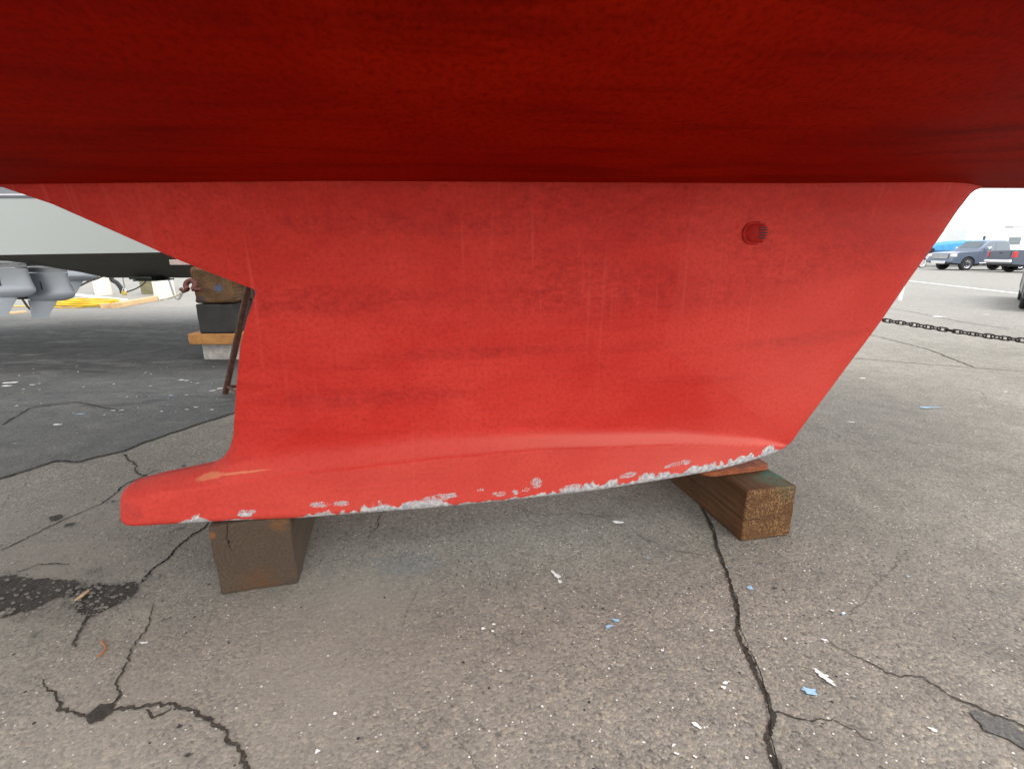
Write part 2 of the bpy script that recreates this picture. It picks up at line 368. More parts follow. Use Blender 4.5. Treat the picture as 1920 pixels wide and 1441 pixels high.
for i in range(50): kl.append((random.uniform(0,440),random.uniform(800,1040),random.choice([.002,.003,.004]),1.3,.3))
splats('tar_spots',plain('tar_spot',(.03,.026,.026),.8,var=.2),kl,.007)
# ---------------- the red sailing boat ----------------
TAN=.18; PSI=math.atan(TAN); A=Vector((math.cos(PSI),math.sin(PSI),0)); NN=Vector((math.sin(PSI),-math.cos(PSI),0)); O=Vector((0,1.79,0))
def on(px,py,off=0.0):
    d=ray(px,py); t=((O-CAMP).dot(NN)+off)/d.dot(NN); p=CAMP+d*t; return ((p-O).dot(A),p.z)
def sw(s,off,z): return O+A*s+NN*off+Vector((0,0,z))
zl=on(0,346); zr=on(1835,353)
def ztop(s):
    t=(s-zl[0])/(zr[0]-zl[0]); return zl[1]+(zr[1]-zl[1])*t
bot=[on(x,y,o) for x,y,o in [(262,979,.05),(400,979,.085),(560,974,.10),(700,963,.11),(850,951,.115),(1000,936,.115),(1130,919,.11),(1250,899,.10),(1350,877,.075),(1420,855,.05),(1468,838,.01)]]
bs=np.array([b[0] for b in bot]); bz=np.array([b[1] for b in bot])
def zb(s): return np.interp(s,bs,bz)
TE=[on(*p) for p in [(256,979),(243,972),(236,955),(236,925),(238,912),(250,903),(300,889),(350,879),(400,868),(420,855),(432,838),(438,815),(440,780),(444,720),(451,650),(463,600),(481,546),(474,541),(400,513),(330,485),(200,427),(100,383),(0,349),(-60,330),(-150,300)]]
LE=[on(*p) for p in [(1468,838),(1482,826),(1500,800),(1600,665),(1650,598),(1700,525),(1749,456),(1789,397),(1811,367),(1823,358),(1850,349),(1900,340)]]
def zeta(pt):
    s,z=pt; return (z-zb(s))/(ztop(s)-zb(s))
te=sorted([(max(0,float(zeta(p))),p[0]) for p in TE]); le=sorted([(max(0,float(zeta(p))),p[0]) for p in LE])
def mono(l):
    o=[l[0]]
    for a in l[1:]:
        if a[0]>o[-1][0]+1e-4:o.append(a)
    return o
te=mono([(max(0,float(zeta(p))),p[0]) for p in TE]); le=mono([(max(0,float(zeta(p))),p[0]) for p in LE])
tz=np.array([a[0] for a in te]); ts=np.array([a[1] for a in te]); lz=np.array([a[0] for a in le]); ls=np.array([a[1] for a in le])
ZT=1.05
rows=sorted(set([0,.004,.01,.018,.03]+list(np.linspace(0,ZT,190))+[float(a) for a in tz if a<ZT]+[float(a) for a in lz if a<ZT]+[float(a) for a in np.interp(np.linspace(0,len(tz)-1,90),range(len(tz)),tz) if a<ZT]))
rows=np.array(rows); NU=330
uu=np.linspace(0,1,NU); uu=.5*uu+.5*(.5-.5*np.cos(np.pi*uu))
sa=np.interp(rows,tz,ts); sf=np.interp(rows,lz,ls)
Sg=sa[:,None]+(sf-sa)[:,None]*uu[None,:]
Zb=zb(Sg); Ztp=ztop(Sg); Zg=Zb+(Ztp-Zb)*rows[:,None]
def pdist(Sx,Zx,poly):
    D=np.full(Sx.shape,9.0)
    for (a,b) in zip(poly[:-1],poly[1:]):
        ax,az=a;bx,bz_=b; L=(bx-ax)**2+(bz_-az)**2
        if L<1e-9: continue
        t=np.clip(((Sx-ax)*(bx-ax)+(Zx-az)*(bz_-az))/L,0,1)
        D=np.minimum(D,np.hypot(Sx-ax-t*(bx-ax),Zx-az-t*(bz_-az)))
    return D
def sst(x,a,b):
    t=np.clip((x-a)/(b-a),0,1); return t*t*(3-2*t)
dT=pdist(Sg,Zg,TE); dL=pdist(Sg,Zg,LE)
hgt=Zg-Zb
base=.062+.02*sst(rows[:,None],.90,1.0)+0*Sg
# bulb: concave flare below the crease, then a near-vertical convex side
creaseS=np.array([on(240,890)[0],on(440,850)[0],on(600,826)[0],on(800,806)[0],on(1000,800)[0],on(1250,802)[0],on(1400,818)[0],on(1468,838)[0]])
creaseZ=np.array([on(x,y,.06)[1] for x,y in [(240,890),(440,850),(600,826),(800,806),(1000,800),(1250,802),(1400,818),(1468,838)]])
lowZ=np.array([on(x,y,.09)[1] for x,y in [(240,930),(440,905),(600,882),(800,856),(1000,838),(1250,832),(1400,838),(1468,842)]])
cz=np.interp(Sg,creaseS,creaseZ); lz2=np.interp(Sg,creaseS,lowZ)
fl=np.clip((cz-Zg)/np.maximum(cz-lz2,.02),0,1); fl=np.where(fl<1,fl**1.5,1)
amp=np.interp(Sg,[-1.9,-1.0,-.4,.3,.8,1.0,1.2],[.018,.035,.06,.06,.045,.03,.01])
T=base+amp*fl
LT=np.where(Zg<.50,.06,np.minimum(.06+(Zg-.50)*1.6,.42))
fr=np.clip(dT/LT,0,1); kb=sst(Zg,.48,.66); fT=np.sqrt(np.clip(1-(1-fr)**2,0,1))*(1-kb)+(fr**.85)*kb
LL=.26; fL=np.sqrt(np.clip(1-(1-np.clip(dL/LL,0,1))**2,0,1))
q_=np.clip(hgt/.03,0,1); fB=.72+.28*np.sqrt(np.clip(1-(1-q_)**2,0,1))
T=T*fT*fL*fB+.003
# long, low fairing bumps so the sides are not machine flat
for j in range(T.shape[0]):
    for i in range(0,T.shape[1]):
        pass
PT=[(Sg+0),Zg]
nr=len(rows); V=[]
for j in range(nr):
    for i in range(NU): V.append(sw(Sg[j,i],T[j,i]+.0022*noise.noise(Vector((Sg[j,i]*2.2,Zg[j,i]*5,1))),Zg[j,i]))
    for i in range(NU-1,-1,-1): V.append(sw(Sg[j,i],-T[j,i],Zg[j,i]))
C2=2*NU; Fc=[]
for j in range(nr-1):
    for i in range(C2):
        k=(i+1)%C2; Fc.append((j*C2+i,j*C2+k,(j+1)*C2+k,(j+1)*C2+i))
for i in range(NU-1): Fc.append((i+1,i,C2-1-i,C2-2-i))
# --- keel paint ---
def paint_mat(name,keel):
    q=N(name)
    sx=q.attr('along'); hz=q.attr('up')
    cb=q.n('ShaderNodeCombineXYZ'); q.put(cb.inputs[0],sx); q.put(cb.inputs[1],hz); co=cb.outputs[0]
    strk=q.noise(1,6,.62,co=q.map((1.3,16 if keel else 11,1),co=co),dist=.3)
    blot=q.noise(1.6,6,.62,co=q.map((1,1.6,1),co=co),dist=.4)
    spk=q.noise(70,4,.75,co=co)
    red,deep,pale,alt=((.46,.023,.015),(.27,.011,.009),(.60,.090,.066),(.54,.040,.027)) if keel else ((.29,.0058,.0006),(.085,.0016,.0004),(.36,.012,.003),(.35,.010,.001))  # same paint on both; hull set deeper, its underside shade put into the colour
    c=q.mix(q.rng(blot,.38,.62),red,alt)
    c=q.mix(q.math('MULTIPLY',q.rng(strk,.54 if keel else .47,.8 if keel else .68),q.rng(q.noise(1.2,3,co=co),.4,.6,.1 if keel else .25,.7 if keel else .62)),c,deep)
    c=q.mix(q.rng(spk,.46,.72,0,.6),c,deep)
    # dark patches of blotched old coats, plus hull shade painted on the keel top
    pt=q.math('MULTIPLY',q.attr('worn_shade'),q.rng(q.noise(26,7,.85,co=q.map((.8,1.2,1),co=co)),.40,.64))
    c=q.mix(q.math('MULTIPLY',pt,.52),c,(.17,.008,.010) if keel else (.12,.002,.001))
    # roller edges: steps in coat
    vv=q.vor(1.15,co=q.map((1,.75,1),co=q.mix(.08,co,q.noise(3,4,col=True,co=co)),loc=(.3,.1,0)),out='Color'); s0=q.sep(vv)
    c=q.mix(q.rng(s0[0],.3,.9,0,.10),c,pale)
    run=q.noise(1,4,.6,co=q.map((38,1.1,1),co=co)); c=q.mix(q.math('MULTIPLY',q.rng(run,.56,.72),q.rng(q.noise(1.6,2,co=q.map(loc=(3,3,3),co=co)),.45,.65,0,.4)),c,pale)
    c=q.mix(q.math('MULTIPLY',q.attr('pale_lit'),.75),c,(.60,.135,.105))
    if keel:
        # bare metal and white primer where the foot scraped
        n1=q.noise(48,6,.8,co=co); n2=q.noise(190,3,.85,co=co)
        th=q.math('ADD',q.math('MULTIPLY',n1,.62),q.math('MULTIPLY',n2,.38))
        bare=q.rng(q.math('SUBTRACT',q.math('ADD',q.attr('bare'),th),1.0),0,.10)
        gc=q.mix(q.rng(q.noise(60,4,.7,co=co),.42,.6),(.26,.29,.32),(.58,.56,.52))
        gc=q.mix(q.rng(q.noise(110,4,.7,co=co),.55,.7,0,.7),gc,(.12,.11,.10))
        c=q.mix(q.math('MULTIPLY',bare,.95),c,gc)
        g2=q.rng(q.math('SUBTRACT',q.math('ADD',q.attr('grey'),th),1.0),0,.10)
        c=q.mix(g2,c,q.mix(q.rng(n2,.4,.6),(.24,.19,.19),(.50,.48,.48)))
        tn=q.rng(q.math('SUBTRACT',q.math('ADD',q.attr('tan'),th),1.0),0,.22); c=q.mix(q.math('MULTIPLY',tn,.5),c,(.60,.26,.12))
        bd=q.rng(q.math('SUBTRACT',q.math('ADD',q.attr('bruise'),th),1.0),0,.2); c=q.mix(q.math('MULTIPLY',bd,.6),c,(.14,.035,.04))
    if not keel:   # overlapping roller passes with crisp edges along the planking
        lv=q.sep(q.vor(1,co=q.map((.55,3.6,1),co=q.mix(.05,co,q.noise(2.5,4,col=True,co=co)),loc=(.2,.6,0)),out='Color'))[0]
        c=q.mix(q.rng(lv,.35,1,0,.2),c,deep)
    nor=q.bump(strk,.004,.5)
    nor=q.bump(q.noise(95,4,.7,co=co),.0014,.7,nor)
    nor=q.bump(s0[0],.0012,1,nor)
    return q.out(c,q.rng(blot,.3,.7,.55,.72),0,.12 if keel else .02,nor)
KM=paint_mat('red_antifouling_keel',True); HM=paint_mat('red_antifouling_hull_shaded',False)
ks=empty('sailing_boat',sw(0,0,0),0,'large red sailing boat propped on timber, its underside and keel filling the view','sailing boat')
def put(o,par):   # world-built mesh parented keeping place
    o.parent=par; o.matrix_parent_inverse=Matrix.Translation(par.location).inverted() if par.rotation_euler.z==0 else (Matrix.Translation(par.location)@Matrix.Rotation(par.rotation_euler.z,4,'Z')).inverted(); return o
m=MB(); m.v=[tuple(v) for v in V]; m.f=Fc
keel=m.build('keel',KM,smooth=True,ang=50); put(keel,ks)
def gauss(px,py,rx,ry,rot=0,off=.08):
    """soft ellipse round a point of the keel's side, in metres along and up"""
    s0,z0=on(px,py,off); ds=Sg-s0; dz=Zg-z0; c_,s_=math.cos(rot),math.sin(rot); a=(ds*c_+dz*s_)/rx; b=(-ds*s_+dz*c_)/ry
    return np.clip(1-np.sqrt(a*a+b*b),0,1)
def full(near,fill=None):
    f=near if fill is None else fill; return np.concatenate([near,f[:,::-1]],axis=1).ravel()
def setattr_(o,name,arr):
    at=o.data.attributes.new(name,'FLOAT','POINT'); at.data.foreach_set('value',np.ascontiguousarray(arr,dtype=np.float32))
setattr_(keel,'along',full(Sg)); setattr_(keel,'up',full(Zg+0*Sg,Zg+3+0*Sg))
# bottom scrape: strength of the bare band along the length
bx=np.array([on(x,960,.08)[0] for x in (230,300,330,380,410,440,520,560,640,700,760,830,850,960,1060,1100,1200,1300,1420,1450,1470)])
bh=np.array([0,0,.010,.028,.004,.016,.0,.012,.016,.026,.022,.030,.004,.010,.020,.026,.024,.026,.034,.012,0])
BH=np.interp(Sg,bx,bh)*1.3+.009*(Sg>on(560,960,.08)[0])*(Sg<on(1440,860,.04)[0])
jag=np.zeros_like(Sg)
for j in range(nr):
    if rows[j]>.12: break
    for i in range(NU): jag[j,i]=noise.noise(Vector((Sg[j,i]*14,Zg[j,i]*8,4)))*.6+noise.noise(Vector((Sg[j,i]*50,Zg[j,i]*30,4)))*.4
bare=np.clip(.5+(BH*(1+1.3*jag)-hgt)/.05,0,1)*.95*(BH>.001)
grey=np.zeros_like(Sg)
for a in [(462,961,.05,.018),(815,932,.11,.03,.15),(850,924,.03,.02),(900,915,.03,.014),(935,922,.045,.02),(965,919,.025,.022),(985,915,.025,.018),(1004,902,.04,.04),(1070,912,.09,.03,.1),(1175,888,.07,.02,.1),(1262,870,.07,.016,.15),(1285,865,.04,.02),(600,945,.06,.02),(640,942,.05,.02),(775,940,.04,.02)]:
    grey=np.maximum(grey,gauss(*a,off=.11))
grey=np.clip(grey*1.3,0,.56)
bare=np.maximum(bare,np.clip(gauss(462,961,.035,.014,off=.09)*2,0,.7))
tan=np.maximum(gauss(395,892,.10,.018,.2,off=.07),gauss(455,882,.18,.008,.06,off=.07))*.9; tan=np.clip(tan*1.3,0,.75)
br=np.clip(gauss(262,948,.07,.09,.5,off=.05)*.9,0,.56)
worn_shade=np.zeros_like(Sg)
for a in [(1150,545,.75,.11,.05,.06),(1480,510,.35,.10,.1,.06),(1300,560,.5,.06,0,.06),(1220,380,.7,.07,0,.06),(1500,400,.4,.10,0,.06),(1412,440,.22,.16,0,.06),(1480,640,.45,.03,.05,.06),(1560,628,.3,.025,.05,.06),(1600,470,.3,.12,0,.06),(650,560,.5,.05,0,.06),(560,575,.5,.04,0,.06),(1250,400,.4,.12,0,.06),(700,745,.5,.05,0,.06),(900,660,.5,.03,0,.06),(1050,500,.3,.1,0,.06),(800,420,.6,.05,0,.06)]:
    worn_shade=np.maximum(worn_shade,gauss(*a[:5],off=a[5]))
worn_shade=np.clip(worn_shade*1.6+.55*sst(Zg,.95,1.4),0,1)  # height ramp paints the shade under the hull onto the upper keel
pale_lit=sst(fl,.02,.35)*(1-sst(fl,.75,1.0))*np.interp(Sg,[-1.6,-.9,-.2,.3,1.1],[.0,.12,.4,.95,.9])+.35*gauss(1300,860,.5,.2,off=.08)+.25*gauss(1500,700,.5,.5,off=.05)  # sky light on the flare painted as a pale band, plus paler lower paint
pale_lit=np.clip(pale_lit+.26*(fl>=1)*np.interp(Sg,[-1.1,-.5],[0,1])+.22*sst(-hgt,-.3,-.15)*np.interp(Sg,[-1.0,-.4],[1,0]),0,1)
for nm,ar in (('bare',bare),('grey',grey),('tan',tan),('bruise',br),('worn_shade',worn_shade),('pale_lit',pale_lit)): setattr_(keel,nm,full(ar,ar*0+(bare if nm=='bare' else 0)))
# --- hull ---
hs_=np.concatenate([np.linspace(-6.2,-2.4,24),np.linspace(-2.3,2.6,60),np.linspace(2.7,5.0,40)])
def half(s):
    return float(np.interp(s,[-6.2,-5,-3.5,-1.5,0,1.2,2.0,2.8,3.6,4.3,4.8,5.0],[.7,.95,1.25,1.44,1.48,1.40,1.22,.92,.58,.26,.05,.02]))
def zc(s):
    z=float(ztop(s)); 
    if s>2.4: z+=.10*(s-2.4)**2
    if s<-2.2: z+=.07*(s+2.2)**2
    return z
sec=[(0,0),(.03,.001),(.08,.006),(.15,.018),(.3,.045),(.45,.085),(.6,.145),(.72,.215),(.82,.305),(.9,.42),(.95,.54),(.98,.66),(1.0,.82),(1.01,.95)]
# smooth finer section
def seci(t):
    xs_=np.linspace(0,1,len(sec)); return np.interp(t,xs_,[a[0] for a in sec]),np.interp(t,xs_,[a[1] for a in sec])
ns=60; V=[];al=[];up=[]
tt=np.linspace(0,1,ns); xs0,zs0=seci(tt)
ker=np.array([.25,.5,.25])
for _ in range(3):
    xs0[1:-1]=.25*xs0[:-2]+.5*xs0[1:-1]+.25*xs0[2:]; zs0[1:-1]=.25*zs0[:-2]+.5*zs0[1:-1]+.25*zs0[2:]
for s in hs_:
    b=half(s); z0=zc(s); vee=float(np.interp(s,[1.0,4.6],[0,.55])) if s>1 else 0
    for sg in (1,-1):
        rng_=range(ns) if sg==1 else range(1,ns)
    prof=[(-xs0[i]*b,z0+zs0[i]+vee*xs0[i]*(1-.4*xs0[i]),-i) for i in range(ns-1,0,-1)]+[(xs0[i]*b,z0+zs0[i]+vee*xs0[i]*(1-.4*xs0[i]),i) for i in range(ns)]
    for off,z,i in prof:
        V.append(sw(s,off,z)); al.append(s); up.append(off+2)
np_=2*ns-1; Fc=[]
for j in range(len(hs_)-1):
    for i in range(np_-1): Fc.append((j*np_+i,j*np_+i+1,(j+1)*np_+i+1,(j+1)*np_+i))
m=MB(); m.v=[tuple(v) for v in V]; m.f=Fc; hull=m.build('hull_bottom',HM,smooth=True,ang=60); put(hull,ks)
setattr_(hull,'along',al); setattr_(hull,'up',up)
hw=[0.35*math.exp(-((a-1.9)/.9)**2)*0 for a in al]
setattr_(hull,'worn_shade',np.array([.35+.5*max(0,noise.noise(Vector((a*.5,b*3,2)))) for a,b in zip(al,up)])); setattr_(hull,'pale_lit',np.zeros(len(al)))
# topsides + deck
m=MB(); V=[];Fc=[]
for s in hs_:
    b=half(s)*1.01; z0=zc(s)+.95+(float(np.interp(s,[1.0,4.6],[0,.55])) if s>1 else 0)*.6; zt_=3.35+.02*(s**2)*.3
    for sg in (-1,1):
        V+= [sw(s,sg*b,z0),sw(s,sg*(b*1.03+.02),(z0+zt_)/2),sw(s,sg*(b*1.0+.01),zt_)]
for j in range(len(hs_)-1):
    for k in range(2):
        for i in range(2): a=j*6+k*3+i; Fc.append((a,a+1,a+7,a+6))
m.add(V,Fc); put(m.build('topsides',WHITE,smooth=True,ang=60),ks)
m=MB(); V=[];Fc=[]
for s in hs_:
    b=half(s)*1.0; zt_=3.35+.02*(s**2)*.3
    V+= [sw(s,-b,zt_),sw(s,0,zt_+.08),sw(s,b,zt_)]
for j in range(len(hs_)-1):
    for i in range(2): a=j*3+i; Fc.append((a,a+1,a+4,a+3))
s=hs_[0]; b=half(s)
m.add(V,Fc); put(m.build('deck',WHITE,smooth=True),ks)
m=MB(); prof=[sw(s,xs0[i]*b*k,zc(s)+zs0[i]) for k in(-1,1) for i in (range(ns-1,0,-1) if k==-1 else range(ns))]+[sw(s,b,3.5),sw(s,-b,3.5)]
m.add(prof,[tuple(range(len(prof)))]); put(m.build('transom',WHITE),ks)
# --- water intake scoop on the keel ---
s0,z0=on(1414,437,.07)
i0=np.argmin(np.abs(Sg-s0)+np.abs(Zg-z0)*1.0); t0=T.ravel()[i0]
MS=Matrix.Translation(sw(s0,t0+.0005,z0))@Matrix(((A.x,0,NN.x),(A.y,0,NN.y),(0,1,0))).to_4x4()   # local x along, y up, z out
SCP=plain('red_painted_bronze',(.34,.015,.011),.75,0,.15,var=.25,sc=30,bump=.001,bsc=200)
def dshape(L,Hh,n=14,x0=0):
    pts=[(x0+L,-Hh),(x0+L,Hh)]
    for i in range(n+1):
        a=math.pi/2+math.pi*i/n; pts.append((x0+Hh*math.cos(a),Hh*math.sin(a)))
    return pts
m=MB()
for i,(k,z) in enumerate([(1.0,0),(1.0,.005),(.93,.0075)]):
    m.v+=[tuple(MS@Vector((x*k,y*k,z))) for x,y in dshape(.026,.041,x0=-.006)]
n_=17
for j in range(2):
    for i in range(n_): m.f.append((j*n_+i,j*n_+(i+1)%n_,(j+1)*n_+(i+1)%n_,(j+1)*n_+i))
m.f.append(tuple(range(2*n_,3*n_)))
fit=m.build('intake_strainer',SCP,smooth=True,ang=40); put(fit,keel) if False else None
fit.parent=ks; fit.matrix_parent_inverse=Matrix.Translation(ks.location).inverted()
m=MB(); nv=10; nh=16; V=[]
for j in range(nh+1):      # domed scoop, blunt at the aft side, louvred to the right
    x=-.036+.078*j/nh; u=j/nh
    hh=.033*math.sqrt(max(0,1-(1-min(1,u/.35))**2)) if u<.35 else .033
    dz=.026*math.sin(math.pi*min(1,u/.75)**.6*.5) if u<.75 else .026*(1-((u-.75)/.25)**2)*1.0
    for i in range(nv+1):
        a=math.pi*i/nv; V.append(MS@Vector((x,hh*math.cos(a),.006+dz*math.sin(a))))
m.add(V,[(j*(nv+1)+i,j*(nv+1)+i+1,(j+1)*(nv+1)+i+1,(j+1)*(nv+1)+i) for j in range(nh) for i in range(nv)])
dome=m.build('scoop',SCP,smooth=True,ang=80); dome.parent=fit
for i in range(5):
    y=.020-.0095*i; zz=.006+.026*math.sqrt(max(0,1-(y/.033)**2))
    m=MB(); m.box(.002,.026,y-.0019,y+.0019,zz-.004,zz+.0022,MS); m.box(.026,.038,y-.0019,y+.0019,zz-.014,zz-.002,MS)
    sl=m.build('slot',DARKIN); sl.parent=fit

# ---------------- timber under the keel ----------------
def block(name,mat,w,l,h,loc,rz,label,cat,bev=.008,group=None,rough=.004):
    m=MB(); nx_,ny_,nz_=6,14,6
    import bmesh
    me=bpy.data.meshes.new(name); bm=bmesh.new(); bmesh.ops.create_cube(bm,size=1)
    for v in bm.verts: v.co=Vector((v.co.x*w,(v.co.y+.5)*l,(v.co.z+.5)*h))
    bmesh.ops.bevel(bm,geom=bm.edges[:],offset=bev,segments=3,affect='EDGES',profile=.6)
    bmesh.ops.subdivide_edges(bm,edges=[e for e in bm.edges if e.calc_length()>.06],cuts=9,use_grid_fill=True)
    for v in bm.verts:
        p=v.co; k=noise.noise_vector(p*9+Vector((len(label),0,0)))*rough*1.3+noise.noise_vector(p*30)*rough*.5
        if p.z<.01: k.z=0
        v.co=p+k
    bm.to_mesh(me); bm.free()
    for p in me.polygons:p.use_smooth=True
    me.set_sharp_from_angle(angle=R(60))
    me.materials.append(mat); o=bpy.data.objects.new(name,me); COL.objects.link(o); o.location=loc; o.rotation_euler=(0,0,rz)
    return tag(o,label,cat,group)
WB1=wood('weathered_grey_brown_timber',(.058,.037,.024),(.088,.060,.040),.03,.15,rings=70,check=[('x',-.045,.19,.4,.0022)],stain=[((.0,0,.02),.09,(.10,.045,.018)),((.10,0,.27),.05,(.16,.065,.02)),((-.13,0,.25),.02,(.25,.08,.02))],dirt=(.06,.042,.03))
WB2=wood('brown_oiled_timber',(.065,.028,.011),(.115,.052,.02),.02,.30,rings=38,check=[('z',.118,-.2,-.02,.0022)],speck=((.27,.15,.06),.75),stain=[((.08,.10,.245),.13,(.05,.12,.08)),((.0,.28,.245),.10,(.05,.11,.075))],dirt=(.045,.024,.012))
aL=gnd(415,1113); bL=gnd(560,1097); cL=(aL+bL)/2
block('timber_block',WB1,.268,.72,.283,(cL.x,cL.y,.001),R(14.5),'squat grey-brown timber block with cracked end grain under the keel\'s aft tail','timber block',.010)
aR=gnd(1390,1017); bR=gnd(1479,1003); cR=(aR+bR)/2
rzR=R(12)
block('timber_block',WB2,.243,.95,.243,(cR.x,cR.y,.001),rzR,'long oiled brown timber with speckled sawn end under the front of the keel','timber block',.010)
PADM=wood('red_stained_plywood',(.30,.045,.02),(.36,.12,.05),.0,-.6,rings=70,dirt=(.06,.02,.014),bump=.004)
pc=gnd(1385,870,.262)
m=MB(); L_,W_=.34,.22; pts=[]
for cx_,cy_,a0 in ((L_/2-.03,W_/2-.03,0),(-L_/2+.05,W_/2-.05,90),(-L_/2+.05,-W_/2+.05,180),(L_/2-.03,-W_/2+.03,270)):
    rr=.03 if cx_>0 else .05
    for i in range(6): a=R(a0+90*i/5); pts.append((cx_+rr*math.cos(a),cy_+rr*math.sin(a)))
m.prism(pts,0,.026,axes='xy')
pad=m.build('packing_board',PADM,bevel=.004); pad.location=(pc.x-.06,pc.y+.03,.2495); pad.rotation_euler=(0,0,R(14))
tag(pad,'thin red-stained plywood packing board wedged between keel and brown timber','packing board')

# ---------------- stands and chain behind the keel ----------------
def stand(top,feet,label,padz,up_to=None):
    e=empty('boat_stand',(top[0],top[1],0),0,label,'boat stand','tripod stands propping the red boat')
    L=lambda p:Vector((p[0]-top[0],p[1]-top[1],p[2]))
    for f in feet:
        m=MB(); m.tube([L((f[0],f[1],0.012)),L((top[0]*.92+f[0]*.08,top[1]*.92+f[1]*.08,top[2]))],.025,12); m.build('leg',RUST,e,True)
    m=MB()
    for i in range(3):
        a,b=feet[i],feet[(i+1)%3]; t=Vector((top[0],top[1],top[2])); A1=Vector((a[0],a[1],0)).lerp(t,.08); B1=Vector((b[0],b[1],0)).lerp(t,.08); m.tube([L(A1),L(B1)],.013,10)
    m.build('brace',RUST,e,True)
    m=MB(); m.tube([(0,0,top[2]-.25),(0,0,top[2]+.08)],.034,14); m.build('collar',RUST,e,True)
    m=MB(); m.tube([(0,0,top[2]),(up_to[0]-top[0],up_to[1]-top[1],up_to[2])],.02,12); m.build('screw_post',RUST,e,True)
    m=MB(); u=Vector(up_to)-Vector((top[0],top[1],0)); M=Matrix.Translation(u)@Matrix.Rotation(R(padz),4,'X'); m.box(-.15,.15,-.15,.15,0,.03,M); m.build('pad',wood('pad_plywood',(.25,.15,.08),(.35,.22,.12)),e,bevel=.004)
    return e
stand((-1.90,3.62,1.02),[(-2.54,4.08),(-1.15,4.2),(-1.46,2.98)],'rusty tripod stand whose leg shows behind the keel\'s trailing edge',-35,(-1.70,3.20,2.02))
stand((1.75,3.9,1.02),[(1.3,4.45),(2.0,4.4),(1.55,3.45)],'rusty tripod stand hidden behind the sloping front edge of the keel',-35,(1.60,3.55,2.05))
P1=atY(1385,560,3.72); P2=atY(1650,599,3.25); P3=atY(1920,638,2.72); P4=atY(2290,660,2.1)
stand((P4.x,P4.y-.05,.9),[(P4.x+.1,P4.y-.6),(P4.x+.55,P4.y-.1),(P4.x+.05,P4.y+.35)],'rusty tripod stand just beyond the frame where the chain ends',20,(P4.x-.25,P4.y,1.95))
def bez(pts,n=400):
    out=[]; 
    for k in range(len(pts)-1):
        p0=pts[max(0,k-1)];p1=pts[k];p2=pts[k+1];p3=pts[min(len(pts)-1,k+2)]
        for i in range(n):
            t=i/n; out.append(.5*((2*p1)+(p2-p0)*t+(2*p0-5*p1+4*p2-p3)*t*t+(3*p1-p0-3*p2+p3)*t**3))
    out.append(pts[-1]); return out
cp=bez([P1,P2,P3,P4]); pitch=.036; m=MB(); acc=0; last=cp[0]; k=0; pos=[]
for a,b in zip(cp[:-1],cp[1:]):
    acc+=(b-a).length
    if acc>=pitch: acc-=pitch; pos.append((b,(b-a).normalized()))
for k,(p,d) in enumerate(pos):
    side=d.cross(Vector((0,0,1))).normalized(); upv=side.cross(d).normalized()
    ang=R(90 if k%2 else 0)+R(random.uniform(-14,14))+R(35)*min(1,k/30); w=side*math.cos(ang)+upv*math.sin(ang)
    L_=.0265;Wd=.0125; pts=[]
    for i in range(14):
        t=2*math.pi*i/14; cx_=math.cos(t); sy=math.sin(t)
        pts.append(p+d*(math.copysign(L_-Wd,cx_)+Wd*cx_)+w*(Wd*sy))
    m.tube(pts,.0042,6,close=True)
tag(m.build('chain',CHAINM,smooth=True),'dark rusty steel chain hanging in a slack line from behind the keel','chain')

# ---------------- powerboat beyond, left ----------------
GREY=plain('pale_grey_gelcoat',(.40,.43,.41),.45,var=.0,sc=.5); OLIVE=plain('dark_olive_bottom_paint',(.17,.163,.14),.7,var=.12,sc=5)
STR=plain('dark_grey_stripe',(.20,.21,.23),.35,var=.05); WST=plain('white_stripe',(.72,.72,.76),.35,var=.03)
pb=empty('powerboat',(-4,6.3,0),0,'pale grey powerboat with dark olive bottom and grey stripes, raised on stacked blocks','powerboat')
XS=[-11,-9,-7.6,-6.9,-6.3,-5.9,-5.55,-5.2,-4.6,-3,-1.5,-.5,.4,1.0]
def kz(x): return float(np.interp(x,[-11,-6.35,-5.25,-3,.2,1.0],[1.19,1.165,.893,.890,.95,1.1]))
def ch(x): return float(np.interp(x,[-11,-6,-3.5,0,1],[1.155,1.175,1.215,1.26,1.35]))
def yn(x): return float(np.interp(x,[-11,-2,.4,1.0],[5.5,5.5,5.85,6.25]))
def strip(fn,name,mat,par,thick=False):
    m=MB();V=[];Fc=[];k=0
    for x in XS:
        r=fn(x); k=len(r); V+=[Vector((x+4,y-6.3,z)) for y,z in r]
    for j in range(len(XS)-1):
        for i in range(k-1): Fc.append((j*k+i,j*k+i+1,(j+1)*k+i+1,(j+1)*k+i))
    m.add(V,Fc); return m.build(name,mat,par,True,ang=25)
strip(lambda x:[(yn(x),ch(x)),(6.3,min(kz(x),ch(x)-.005)),(12.6-yn(x),ch(x))],'bottom',OLIVE,pb)
strip(lambda x:[(yn(x),ch(x)),(yn(x)-.03,1.76)],'topside',GREY,pb)
strip(lambda x:[(yn(x)-.03,1.76),(yn(x)-.04,1.792)],'stripe',STR,pb)
strip(lambda x:[(yn(x)-.04,1.792),(yn(x)-.042,1.808)],'stripe',WST,pb)
strip(lambda x:[(yn(x)-.042,1.808),(yn(x)-.05,2.1)],'stripe',STR,pb)
strip(lambda x:[(yn(x)-.05,2.1),(yn(x)-.06,2.7),(6.3,2.75),(12.6-yn(x),2.7),(12.6-yn(x),ch(x))],'deck',WHITE,pb)
m=MB(); th=atY(270,517,6.1); m.box(th.x+4-.16,th.x+4+.13,-.25,.1,.885,.925); m.box(th.x+4-.08,th.x+4+.2,-.3,.05,.865,.885); m.build('transducer',plain('dark_green_bronze',(.03,.045,.035),.6),pb,bevel=.008)
